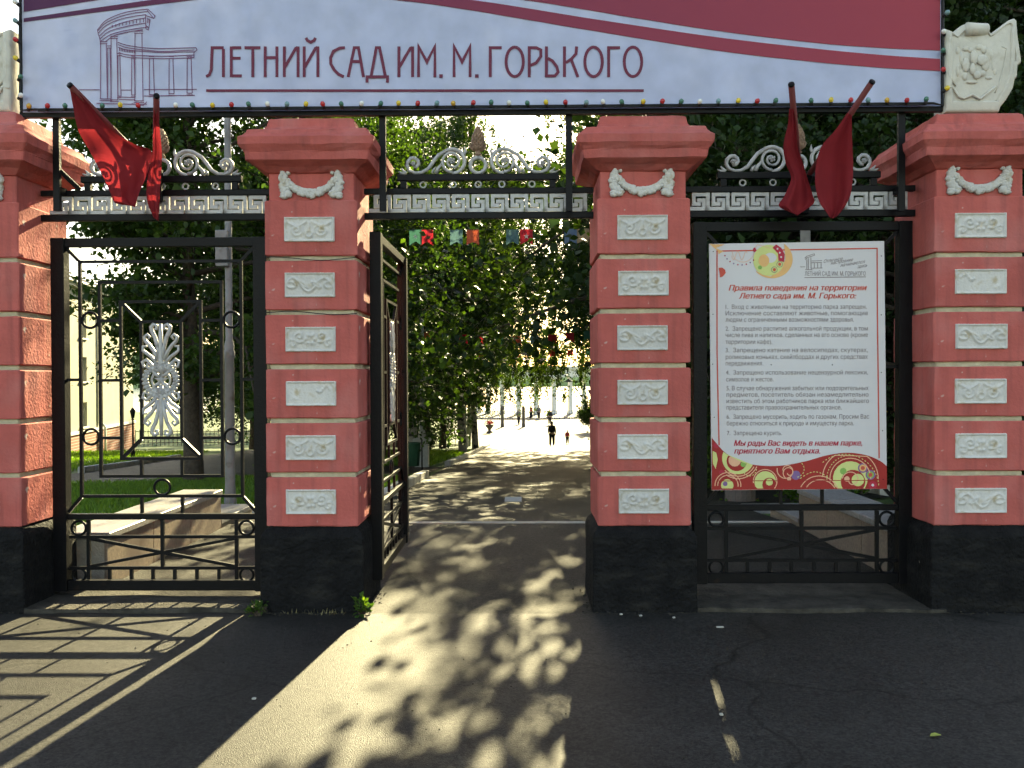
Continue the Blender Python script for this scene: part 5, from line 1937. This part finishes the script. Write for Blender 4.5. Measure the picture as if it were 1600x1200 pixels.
def grass_patch(name, x0, x1, y0, y1, n, seed, label, h=0.1, keep=None, mat='grass'):
    rg = np.random.default_rng(seed)
    X, Y = rg.uniform(x0, x1, n), rg.uniform(y0, y1, n)
    if keep is not None:
        k = np.array([keep(a, b) for a, b in zip(X, Y)])
        X, Y = X[k], Y[k]
    n = len(X)
    Z = np.array([ground(q) for q in Y]) - 0.03
    P = np.stack([X, Y, Z], 1)
    T = rg.normal(0, 0.35, (n, 3)) + np.array([0, 0, 1.0])
    Nn = rg.normal(0, 1, (n, 3)) * np.array([1, 1, 0.1])
    o = inst(name, leaf_mesh(name, P, T, Nn, h * rg.uniform(0.6, 1.4, n), M[mat], 0.16))
    return tag(o, label, 'grass', kind='stuff')
grass_patch('grass', -12, -3.6, 1.0, 11.2, 42000, 1, 'short lawn grass just behind the left parapet', 0.11, lambda a, b: not (b > 10.8 + (a + 9) * 0.25 and a > -9.5))
grass_patch('grass', -24, -11.4, 15.6, 40, 30000, 2, 'sunlit lawn grass in front of the cream building', 0.15, lambda a, b: a < -11.6 - (b - 15.6) * 0.21)
grass_patch('grass', -7.5, -2.3, 6.2, 13.2, 18000, 3, 'strip of grass beside the path kerb', 0.10, lambda a, b: a < -2.2 and b < 13.2)
grass_patch('grass', -8, -2.7, 19.5, 40, 22000, 4, 'shaded grass under the trees left of the path', 0.13)
grass_patch('dry_grass', XP[1] - 0.18, XP[1] + 0.22, -0.09, -0.03, 90, 5, 'dry grass tuft along the foot of a black plinth', 0.05, mat='drygrass')

# ================================================================== BUILDING ON THE LEFT
def build_building():
    far = Vector((-26.0, 51.2, 0))
    d = Vector((0.18, -0.984, 0)).normalized()            # along the facade towards the viewer
    nrm = Vector((-d.y, d.x, 0))                           # out of the facade (to the right)
    ang = math.atan2(d.y, d.x)
    e = empty('cream_building', (far.x, far.y, -3.4), 'cream building with brick plinth and small windows behind the left gate', 'building')
    e.rotation_euler = (0, 0, ang)                         # local x: along the facade, local y: outwards
    Lb, D = 34.0, 14.0
    def part(name, mb, mat, parent=e, smooth=False):
        return inst(name, as_mesh(mb, name, mat, smooth), parent)
    wins = [(9.6 + 3.2 * k, z) for k in range(7) for z in (2.2, 4.7, 7.1)]
    # facade wall in strips so that the windows are real openings
    mb = MB()
    xs = sorted(set([0.0, Lb] + [x for w in wins for x in (w[0], w[0] + 1.25)]))
    zs = sorted(set([2.0, 10.0] + [z for w in wins for z in (w[1], w[1] + 1.35)]))
    for i in range(len(xs) - 1):
        for j in range(len(zs) - 1):
            cx, cz = (xs[i] + xs[i + 1]) / 2, (zs[j] + zs[j + 1]) / 2
            if any(w[0] < cx < w[0] + 1.25 and w[1] < cz < w[1] + 1.35 for w in wins): continue
            mb.add([(xs[i], 0, zs[j]), (xs[i + 1], 0, zs[j]), (xs[i + 1], 0, zs[j + 1]), (xs[i], 0, zs[j + 1])], [(0, 1, 2, 3)])
    mb.add([(0, 0, 2), (0, -D, 2), (0, -D, 10), (0, 0, 10), (Lb, 0, 2), (Lb, -D, 2), (Lb, -D, 10), (Lb, 0, 10)], [(0, 3, 2, 1), (4, 5, 6, 7), (1, 2, 6, 5)])
    part('wall', mb, M['ochre'])
    mb = MB()
    for x, z in wins:
        mb.add([(x, 0, z), (x + 1.25, 0, z), (x + 1.25, 0, z + 1.35), (x, 0, z + 1.35), (x, -0.22, z), (x + 1.25, -0.22, z), (x + 1.25, -0.22, z + 1.35), (x, -0.22, z + 1.35)],
               [(0, 4, 5, 1), (1, 5, 6, 2), (2, 6, 7, 3), (3, 7, 4, 0)])
    part('window_reveals', mb, M['ochre'])
    wm = MB(); wm.box((0.0, -0.24, 0.0), (1.25, -0.17, 0.07)); wm.box((0, -0.24, 1.28), (1.25, -0.17, 1.35)); wm.box((0, -0.24, 0.07), (0.07, -0.17, 1.28)); wm.box((1.18, -0.24, 0.07), (1.25, -0.17, 1.28)); wm.box((0.59, -0.235, 0.07), (0.66, -0.175, 1.28))
    wmesh = as_mesh(wm, 'window', M['white_trim'])
    pmx = MB(); pmx.box((0.07, -0.22, 0.07), (1.18, -0.21, 1.28)); pmesh = as_mesh(pmx, 'pane', M['glass'])
    sm = MB(); sm.box((-0.08, -0.05, -0.09), (1.33, 0.10, -0.002)); smesh = as_mesh(sm, 'sill', M['white_trim'])
    for x, z in wins:
        w = inst('window', wmesh, e, (x, 0, z))
        inst('pane', pmesh, w)
        inst('sill', smesh, w)
    mb = MB(); mb.box((-0.08, -D, -0.5), (Lb, 0.08, 1.88)); part('brick_plinth', mb, M['brick'])
    mb = MB(); mb.box((-0.14, -D, 1.88), (Lb, 0.15, 2.02)); part('plinth_ledge', mb, M['white_trim'])
    mb = MB()
    mb.box((-0.25, -D, 9.75), (Lb, 0.28, 9.93)); mb.box((-0.45, -D, 9.93), (Lb, 0.5, 10.12))
    part('cornice', mb, M['white_trim'])
    mb = MB()
    mb.add([(-0.5, 0.55, 10.13), (Lb, 0.55, 10.13), (Lb, -D / 2, 12.3), (4, -D / 2, 12.3), (-0.5, -D - 0.5, 10.13), (Lb, -D - 0.5, 10.13)], [(0, 1, 2, 3), (3, 2, 5, 4), (0, 3, 4)])
    rf = part('roof', mb, M['roof'])
    mb = MB()
    for k in range(48):
        x = -0.3 + k * 0.7
        mb.tube([(x, 0.35, 10.15), (x, 0.25, 10.48)], 0.012, 4)
    for z in (10.30, 10.46): mb.tube([(-0.3, 0.30, z), (Lb, 0.30, z)], 0.012, 4)
    part('snow_guard', mb, M['iron'])
    mb = MB(); mb.tube([(7.4, 0.12, 9.8), (7.4, 0.12, 2.3), (7.35, 0.3, 2.0), (7.3, 0.3, 0.2)], 0.07, 8); part('downpipe', mb, M['white_trim'], smooth=True)
build_building()

# ================================================================== LAMP POSTS
def tall_lamp():
    p = atg(360, 793)
    e = empty('street_lamp', (p.x, p.y, ground(p.y)), 'tall grey steel lamp post with a metal box behind the left gate', 'lamp post')
    mb = MB(); mb.lathe([(0.09, -0.2), (0.085, 0.0), (0.064, 0.3), (0.060, 1.95), (0.072, 1.97), (0.072, 2.05), (0.060, 2.07), (0.066, 2.12), (0.046, 2.2), (0.042, 6.6), (0.036, 7.4)], n=14)
    inst('post', as_mesh(mb, 'post', M['steel'], True), e)
    mb = MB(); mb.box((-0.13, -0.13, 3.15), (0.03, -0.02, 3.62), 0.008)
    b = inst('control_box', as_mesh(mb, 'control_box', M['steel']), e)
    mb = MB(); mb.box((-0.12, -0.136, 3.2), (0.02, -0.131, 3.57)); inst('box_door', as_mesh(mb, 'box_door', M['steel']), b)
    mb = MB(); mb.tube([(0, 0, 7.3), (0.3, -0.4, 7.7), (0.8, -1.0, 7.8)], 0.03, 8); inst('arm', as_mesh(mb, 'arm', M['steel'], True), e)
    mb = MB(); mb.blob((0.95, -1.2, 7.78), 0.16, 0.34, 0.09, 10, 6); inst('lamp_head', as_mesh(mb, 'lamp_head', M['steel'], True), e)
    return e
TL = tall_lamp()
def park_lamp(u, v, label):
    p = atg(u, v)
    e = empty('park_lamp', (p.x, p.y, ground(p.y)), label, 'lamp post', 'lamp posts along the path')
    mb = MB(); mb.box((-0.19, -0.19, -0.1), (0.19, 0.19, 0.72), 0.015); inst('plinth', as_mesh(mb, 'plinth', M['stone_post']), e)
    mb = MB(); mb.box((-0.24, -0.24, 0.72), (0.24, 0.24, 0.82), 0.012); inst('plinth_cap', as_mesh(mb, 'plinth_cap', M['stone_post']), e)
    mb = MB(); mb.lathe([(0.13, 0.82), (0.10, 0.95), (0.085, 1.1), (0.08, 3.2), (0.10, 3.25), (0.07, 3.4), (0.06, 4.5)], n=12); inst('post', as_mesh(mb, 'post', M['stone_post'], True), e)
    mb = MB(); mb.lathe([(0.05, 4.5), (0.14, 4.58), (0.20, 4.75), (0.17, 4.98), (0.05, 5.06)], n=12); inst('globe', as_mesh(mb, 'globe', M['white_trim'], True), e)
park_lamp(659.5, 729, 'pale lamp post on a square plinth beside the kerb')
park_lamp(727, 699, 'farther lamp post under the trees left of the path')

# green litter bin beside the near lamp post
p = atg(645, 735)
e = empty('litter_bin', (p.x, p.y, ground(p.y)), 'dark green litter bin on the grass beside the near lamp post', 'bin')
mb = MB(); mb.lathe([(0.17, 0.12), (0.21, 0.70), (0.22, 0.72), (0.20, 0.72), (0.16, 0.2)], n=14); inst('bucket', as_mesh(mb, 'bucket', M['bin'], True), e)
for s in (-1, 1):
    mb = MB(); mb.tube([(s * 0.24, 0, -0.05), (s * 0.24, 0, 0.8)], 0.018, 7); inst('leg', as_mesh(mb, 'leg', M['iron'], True), e)

# pale square cover in the path
p = atg(803, 782)
mb = MB(); mb.box((p.x - 0.13, p.y - 0.22, ground(p.y) - 0.06), (p.x + 0.11, p.y + 0.22, ground(p.y) + 0.022), 0.004)
tag(mb.build('square_cover', M['kerb'], origin=(p.x, p.y, ground(p.y))), 'small pale square cover set in the shaded path', 'cover')

# ================================================================== BUNTING
def bunting(p0, p1, sag, spots, fw, fh, label, cols):
    e = empty('bunting', p0, label, 'bunting', 'strings of bunting over the path')
    def pos(t): return Vector(p0).lerp(Vector(p1), t) + Vector((0, 0, -sag * 4 * t * (1 - t)))
    mb = MB(); mb.tube([pos(t) for t in np.linspace(0, 1, 30)], 0.004, 4); mb.build('string', M['cable'], e)
    for i, t in enumerate(spots):
        c = pos(t)
        w, h = fw / 2, fh
        mb = MB()
        nx, nz = 4, 5
        vs = []
        for j in range(nz + 1):
            for k in range(nx + 1):
                x = -w + 2 * w * k / nx
                z = -h * j / nz
                if j == nz: z += 0.24 * h * (1 - abs(k - nx / 2) / (nx / 2))
                vs.append((c.x + x, c.y + 0.012 * math.sin(k * 1.3 + i + j * 0.4), c.z + z))
        mb.add(vs, [(j * (nx + 1) + k, (j + 1) * (nx + 1) + k, (j + 1) * (nx + 1) + k + 1, j * (nx + 1) + k + 1) for j in range(nz) for k in range(nx)])
        o = mb.build('pennant', cols[i % len(cols)][0], e, True)
        if cols[i % len(cols)][1]:
            mb = MB()
            st = []
            for q in range(10):
                a = math.pi / 2 + q * math.pi / 5
                r = 0.24 * fw if q % 2 == 0 else 0.10 * fw
                st.append((c.x + r * math.cos(a), c.y - 0.018, c.z - 0.45 * fh + r * math.sin(a)))
            mb.add(st + [(c.x, c.y - 0.019, c.z - 0.45 * fh)], [(q, (q + 1) % 10, 10) for q in range(10)])
            ob = mb.build('star_print', PW_, o)
PW_ = cloth('pale_star_print', (0.6, 0.62, 0.55), 0.4)
FG, FR, FT, FO, FB, FY = [cloth('pennant_' + n, tuple(q * 0.8 for q in c), 0.3) for n, c in (('green', (0.05, 0.17, 0.12)), ('red', (0.5, 0.03, 0.045)), ('teal', (0.10, 0.20, 0.21)), ('orange', (0.62, 0.12, 0.06)), ('blue', (0.14, 0.22, 0.34)), ('tan', (0.45, 0.30, 0.18)))]
a0 = Vector((-6.5, 11.05, 0))
a1 = Vector((5.7, 11.95, 0))
for q in (a0, a1): q.z = at(745, 351, q.y).z
def tfor(u):
    best = min(range(2001), key=lambda k: abs(proj_u(Vector(a0).lerp(Vector(a1), k / 2000)) - u))
    return best / 2000
def proj_u(p):
    q = CROT.transposed() @ (p - CAM)
    return 800 + FPX * q.x / -q.z
us = (649, 667, 713, 738.5, 800.5, 822.5, 891.5, 911)
bunting(a0, a1, 0.10, [tfor(u) for u in us], 0.25, 0.315, 'near string of star bunting flags across the path', [(FG, 1), (FR, 0), (FT, 0), (FO, 0), (FT, 0), (FR, 1), (FB, 0), (FY, 0)])
def far_bunting(y, v, label, seed):
    rg = random.Random(seed)
    q0, q1 = at(600, v - 8, y), at(960, v - 4, y)
    n = 13
    bunting(q0, q1, 0.3, [(k + 0.5) / n for k in range(n)], 0.24, 0.28, label, [(FR, 0), (FG, 0), (FO, 0), (FT, 0), (FR, 0)])
far_bunting(19.5, 515, 'middle string of small bunting flags among the trees', 1)
far_bunting(33.0, 545, 'far string of bunting flags above the bright gap', 2)

# ================================================================== FAR END OF THE PATH
def colonnade():
    zg = ground(100) - 0.01
    e = empty('colonnade', (2.0, 112, zg), 'white colonnade at the sunlit end of the path', 'colonnade')
    R0 = 9.5
    cx, cyy = 1.9, 112 + R0 - 2
    for k in range(9):
        q = -math.pi / 2 + (k - 4) * 0.255
        x, y = cx + R0 * math.cos(q) * 1.0, cyy + R0 * math.sin(q)
        mb = MB(); mb.lathe([(0.46, 0), (0.46, 0.2), (0.38, 0.28), (0.36, 0.4), (0.33, 3.0), (0.29, 4.7), (0.36, 4.78), (0.42, 4.86), (0.44, 4.98)], (x - 2.0, y - 112, 0), 12)
        inst('column', as_mesh(mb, 'column', M['white_trim'], True), e)
    mb = MB()
    A = [-math.pi / 2 + (i - 20) * 0.054 for i in range(41)]
    for z0, z1, w in ((4.98, 5.5, 0.42), (5.5, 6.1, 0.38), (6.1, 6.45, 0.62)):
        rings = []
        for q in A:
            c, s = math.cos(q), math.sin(q)
            rings.append([(cx - 2 + (R0 - w) * c, cyy - 112 + (R0 - w) * s, z0), (cx - 2 + (R0 + w) * c, cyy - 112 + (R0 + w) * s, z0), (cx - 2 + (R0 + w) * c, cyy - 112 + (R0 + w) * s, z1 - 0.002), (cx - 2 + (R0 - w) * c, cyy - 112 + (R0 - w) * s, z1 - 0.002)])
        mb.loft(rings)
    inst('entablature', as_mesh(mb, 'entablature', M['white_trim']), e)
colonnade()
zg = ground(100) - 0.01
e = empty('iron_fence', (2, 98, zg), 'low dark fence crossing in front of the white colonnade', 'fence')
for z in (0.12, 0.95):
    mb = MB(); mb.bar((-9 - 2, 0, z), (13 - 2, 0, z), 0.05); inst('rail', as_mesh(mb, 'rail', M['iron']), e)
pk = MB(); pk.bar((0, 0, 0), (0, 0, 1.05), 0.035); pkm = as_mesh(pk, 'picket', M['iron'])
for k in range(74): inst('picket', pkm, e, (-11 + k * 0.3, 0, 0))
for u, lab in ((785, 'dark round topped post at the left of the bright plaza'), (818, 'dark round topped post in the middle of the bright plaza')):
    p = atg(u, 667)
    mb = MB()
    mb.lathe([(0.19, 0), (0.19, 0.3), (0.165, 0.36), (0.165, 1.7), (0.19, 1.78), (0.19, 1.9), (0.15, 2.1), (0.06, 2.22)], (p.x, p.y, ground(p.y) - 0.01), 12)
    tag(mb.build('stone_post', M['wood'], smooth=False, origin=(p.x, p.y, ground(p.y))), lab, 'post', 'posts on the plaza')
p = atg(770, 676)
e = empty('flower_urn', (p.x - 0.3, p.y, ground(p.y)), 'dark urn of red flowers beside the far left kerb', 'planter')
mb = MB(); mb.lathe([(0.3, 0), (0.3, 0.08), (0.12, 0.2), (0.14, 0.3), (0.36, 0.6), (0.42, 0.75), (0.38, 0.75)], n=14); inst('urn', as_mesh(mb, 'urn', M['wood'], True), e)
rg = np.random.default_rng(3)
P_ = rg.normal(0, 0.17, (160, 3)) * np.array([1, 1, 0.5]) + np.array([0, 0, 0.92])
inst('flowers', leaf_mesh('flowers', P_, rg.normal(0, 1, (160, 3)), rg.normal(0, 1, (160, 3)), np.full(160, 0.14), M['red_flower'], 0.9), e)

# wooden planter with flowers behind the right parapet
p = at(1156, 812, 6.4)
e = empty('flower_planter', (p.x, 6.4, ground(6.4)), 'weathered slatted planter with red flowers below the rules board', 'planter')
zt = p.z + 0.02 - ground(6.4)
for k in range(9):
    q = (k + 0.5) / 9 * math.pi - math.pi
    mb = MB(); mb.box((-0.035, -0.012, 0), (0.035, 0.012, max(0.25, zt)), 0.003)
    inst('slat', as_mesh(mb, 'slat', M['wood']), e, (0.2 * math.cos(q), 0.2 * math.sin(q), 0), (0, 0, q + math.pi / 2))
mb = MB(); mb.lathe([(0.18, 0.02), (0.18, max(0.2, zt - 0.06))], n=16); inst('soil', as_mesh(mb, 'soil', M['soil']), e)
P_ = rg.normal(0, 0.11, (420, 3)) * np.array([1.4, 1.2, 0.8]) + np.array([0, 0, zt + 0.12])
inst('foliage', leaf_mesh('foliage', P_, rg.normal(0, 1, (420, 3)), rg.normal(0, 1, (420, 3)), np.full(420, 0.06), M['leaf_shrub'], 0.7), e)
P_ = rg.normal(0, 0.09, (60, 3)) * np.array([1.4, 1.2, 0.6]) + np.array([0.02, 0, zt + 0.2])
inst('flowers', leaf_mesh('flowers', P_, rg.normal(0, 1, (60, 3)), rg.normal(0, 1, (60, 3)), np.full(60, 0.05), M['red_flower'], 0.9), e)

# yellow rail in the bushes on the right
q0, q1 = at(1060, 624, 14.0), at(1440, 634, 14.0)
e = empty('yellow_railing', (q0.x, 14.0, ground(14.0)), 'yellow painted rail glimpsed on both sides of the rules board', 'railing')
for dz in (0.0, -0.16):
    mb = MB(); mb.bar((q0.x, 14, q0.z + dz), (q1.x, 14, q1.z + dz), 0.05, 0.04); mb.build('rail', M['yellow'], e)
for t in (0.02, 0.35, 0.65, 0.98):
    x = q0.x + (q1.x - q0.x) * t
    mb = MB(); mb.bar((x, 14.05, ground(14) - 0.1), (x, 14.05, q0.z + 0.03), 0.05, 0.05); mb.build('post', M['yellow'], e)

# lantern posts and fence by the cream building
for u, v, lab in ((208, 716, 'small black lantern post near the corner of the cream building'),):
    p = atg(u, v)
    e = empty('lantern_post', (p.x, p.y, ground(p.y)), lab, 'lamp post')
    mb = MB(); mb.lathe([(0.09, 0), (0.08, 0.3), (0.04, 0.4), (0.035, 1.5), (0.06, 1.55), (0.03, 1.6)], n=8); inst('post', as_mesh(mb, 'post', M['iron'], True), e)
    mb = MB(); mb.lathe([(0.06, 1.6), (0.11, 1.85), (0.13, 1.87), (0.02, 2.02)], n=6); inst('lantern', as_mesh(mb, 'lantern', M['iron']), e)
p0 = atg(212, 697)
e = empty('park_fence', (p0.x, p0.y, ground(p0.y)), 'black picket fence between the building corner and the tree trunk', 'fence')
for z in (0.25, 1.1):
    mb = MB(); mb.bar((0, 0, z), (9, 1.5, z - 0.1), 0.05); inst('rail', as_mesh(mb, 'rail', M['iron']), e)
for k in range(31): inst('picket', pkm, e, (0.3 * k, 0.05 * k, -0.003 * k), scale=(1, 1, 1.2))

# ================================================================== PEOPLE
def skin_mesh(name, verts, edges, mat, root=0, levels=1):
    bm = bmesh.new()
    ly = bm.verts.layers.skin.verify()
    vv = []
    for i, (x, y, z, r) in enumerate(verts):
        v = bm.verts.new((x, y, z))
        rr = r if isinstance(r, tuple) else (r, r)
        rr = (rr[0] * 1.3, rr[1] * 1.3)
        v[ly].radius = rr
        v[ly].use_root = (i == root)
        vv.append(v)
    for a, b in edges: bm.edges.new((vv[a], vv[b]))
    me = bpy.data.meshes.new(name)
    bm.to_mesh(me)
    bm.free()
    me.materials.append(mat)
    o = bpy.data.objects.new(name, me)
    COL.objects.link(o)
    o.modifiers.new('skin', 'SKIN').use_smooth_shade = True
    s = o.modifiers.new('sub', 'SUBSURF')
    s.levels = s.render_levels = levels
    return o


def person(x, y, H, rz, label, top, legs, hairm, step=0.16, sleeves=True, skirt=False, group=None):
    z0 = ground(y)
    e = empty('person', (x, y, z0), label, 'person', group, R(rz))
    k = H / 1.75
    def S(L): return [(a * k, b * k, c * k, (r[0] * k, r[1] * k) if isinstance(r, tuple) else r * k) for a, b, c, r in L]
    # body: pelvis, spine, neck, head, arms with hands, legs with feet
    V = [(0, 0, 0.95, 0.10), (0, 0, 1.15, 0.10), (0, 0, 1.38, 0.10), (0, -0.005, 1.49, 0.05), (0, -0.01, 1.58, 0.075), (0, 0, 1.69, 0.07)]
    E = [(0, 1), (1, 2), (2, 3), (3, 4), (4, 5)]
    for s in (-1, 1):
        b = len(V)
        sw = s * step
        V += [(s * 0.17, 0, 1.40, 0.055), (s * 0.235, 0.02 - sw * 0.3, 1.15, 0.042), (s * 0.25, -0.04 - sw * 0.9, 0.93, 0.032), (s * 0.245, -0.06 - sw, 0.84, 0.026), (s * 0.235, -0.075 - sw, 0.77, 0.016)]
        E += [(2, b), (b, b + 1), (b + 1, b + 2), (b + 2, b + 3), (b + 3, b + 4)]
        b = len(V)
        V += [(s * 0.095, 0, 0.88, 0.085), (s * 0.10, sw * -0.55 * 0 + sw * 0.5 - 0.01, 0.50, 0.058), (s * 0.10, sw * 0.9 + 0.02, 0.09, 0.038), (s * 0.105, sw * 0.9 - 0.11, 0.035, 0.032)]
        E += [(0, b), (b, b + 1), (b + 1, b + 2), (b + 2, b + 3)]
    body = skin_mesh('body', S(V), E, M['skin']); body.parent = e
    # jacket / shirt
    V = [(0, 0, 0.90, (0.165, 0.13)), (0, 0, 1.15, (0.155, 0.125)), (0, 0, 1.38, (0.165, 0.125)), (0, 0, 1.47, 0.07)]
    E = [(0, 1), (1, 2), (2, 3)]
    for s in (-1, 1):
        b = len(V)
        sw = s * step
        V += [(s * 0.18, 0, 1.40, 0.068), (s * 0.238, 0.02 - sw * 0.3, 1.15, 0.055), (s * 0.25, -0.035 - sw * 0.85, 0.94, 0.045)]
        E += [(2, b), (b, b + 1)] + ([(b + 1, b + 2)])
    j = skin_mesh('jacket', S(V), E, top); j.parent = e
    V = [(0, 0, 0.97, (0.155, 0.12))]
    E = []
    for s in (-1, 1):
        b = len(V)
        sw = s * step
        V += [(s * 0.095, 0, 0.86, 0.10), (s * 0.10, sw * 0.5 - 0.01, 0.50, 0.076), (s * 0.10, sw * 0.9 + 0.02, 0.12, 0.062)]
        E += [(0, b), (b, b + 1), (b + 1, b + 2)]
    t = skin_mesh('trousers', S(V), E, legs); t.parent = e
    mb = MB()
    mb.blob((0, 0.018 * k, 1.675 * k), 0.092 * k, 0.10 * k, 0.10 * k, 10, 7)
    inst('hair', as_mesh(mb, 'hair', hairm, True), e)
    mb = MB()
    for s in (-1, 1):
        sw = s * step
        mb.blob((s * 0.105 * k, (sw * 0.9 - 0.06) * k, 0.04 * k), 0.045 * k, 0.13 * k, 0.045 * k, 8, 5)
    inst('shoes', as_mesh(mb, 'shoes', M['darkcloth'], True), e)
    return e
p = atg(862.5, 698)
person(p.x, p.y, 1.74, 170, 'adult in dark clothes walking on the sunlit path with a child', M['darkcloth'], M['darkcloth'], M['hair'])
p = atg(886.5, 694)
person(p.x, p.y, 1.08, 175, 'small child in a red jacket walking beside the adult', M['redcloth'], M['darkcloth'], M['hair'], 0.10)
for u, v, rz, m, lab in ((810.5, 663, 40, 'greycloth', 'distant person standing by the middle plaza post'), (830, 655, 120, 'redcloth', 'tiny distant person in red near the low fence'), (842, 655, 200, 'greycloth', 'tiny distant person in grey near the low fence'), (859, 664, 10, 'darkcloth', 'distant person in dark clothes ahead of the adult')):
    p = atg(u, v)
    person(p.x, p.y, 1.68, rz, lab, M[m], M['darkcloth'], M['hair'], 0.06)

# ================================================================== SMALL LITTER
def leaflet(u, v, label):
    p = atg(u, v)
    mb = MB()
    pts = [(0, 0), (0.012, 0.014), (0.03, 0.016), (0.05, 0.0), (0.03, -0.014), (0.012, -0.013)]
    mb.add([(p.x + a, p.y + b, 0.006 + 0.35 * abs(b) + 0.1 * a) for a, b in pts] + [(p.x + a, p.y + b, 0.004 + 0.35 * abs(b) + 0.1 * a) for a, b in pts], [(0, 1, 2, 3), (0, 3, 4, 5), (9, 8, 7, 6), (11, 10, 9, 6)])
    tag(mb.build('fallen_leaf', M['dryleaf'], origin=(p.x, p.y, 0)), label, 'leaf')
leaflet(1453, 1152, 'single yellow-green fallen leaf on the dark asphalt at lower right')
for u, v, lab in ((970.5, 961, 'white paper scrap at the foot of the pillar by the path'), (1001, 963, 'buff paper scrap at the foot of the pillar by the path'), (1053, 966, 'tiny white scrap at the right of the plinth beside the path'), (1125, 981, 'thin white stick on the ground before the board gate'), (1127, 1118, 'tiny pale speck of litter on the dark asphalt'), (397, 1093, 'tiny pale scrap on the shaded asphalt by the pillar shadow')):
    p = atg(u, v)
    mb = MB()
    L = 0.045 if 'stick' in lab else random.uniform(0.012, 0.022)
    mb.box((p.x - L / 2, p.y - 0.008, 0.001), (p.x + L / 2, p.y + 0.008, 0.010), 0.002)
    o = mb.build('litter_scrap', M['paper'], origin=(p.x, p.y, 0))
    tag(o, lab, 'litter', 'scraps of litter on the asphalt')

# grit, crumbs and old leaves gathered along the foot of the pillars
def debris():
    rg = np.random.default_rng(77)
    mb = MB()
    for X in XP:
        for _ in range(150):
            s = rg.integers(0, 3)
            d = abs(rg.normal(0, 0.035))
            if s == 0: x, y = X + rg.uniform(-0.4, 0.4), PW - 0.355 - d
            elif s == 1: x, y = X + 0.355 + d, rg.uniform(-0.05, 0.6)
            else: x, y = X - 0.355 - d, rg.uniform(-0.05, 0.6)
            r = rg.uniform(0.002, 0.007)
            mb.blob((x, y, 0.002 + r * 0.5), r * rg.uniform(0.8, 1.6), r, r * 0.7, 5, 3, 0.25)
    for _ in range(260):
        x, y = rg.uniform(-4.2, 4.2), -abs(rg.normal(0, 1.1)) - 0.08
        r = rg.uniform(0.0015, 0.0045)
        mb.blob((x, y, 0.001 + r * 0.5), r * 1.3, r, r * 0.7, 5, 3, 0.25)
    tag(mb.build('gravel_crumbs', M['worn_slab']), 'grit and crumbs gathered along the foot of the pillars', 'grit', kind='stuff')
debris()
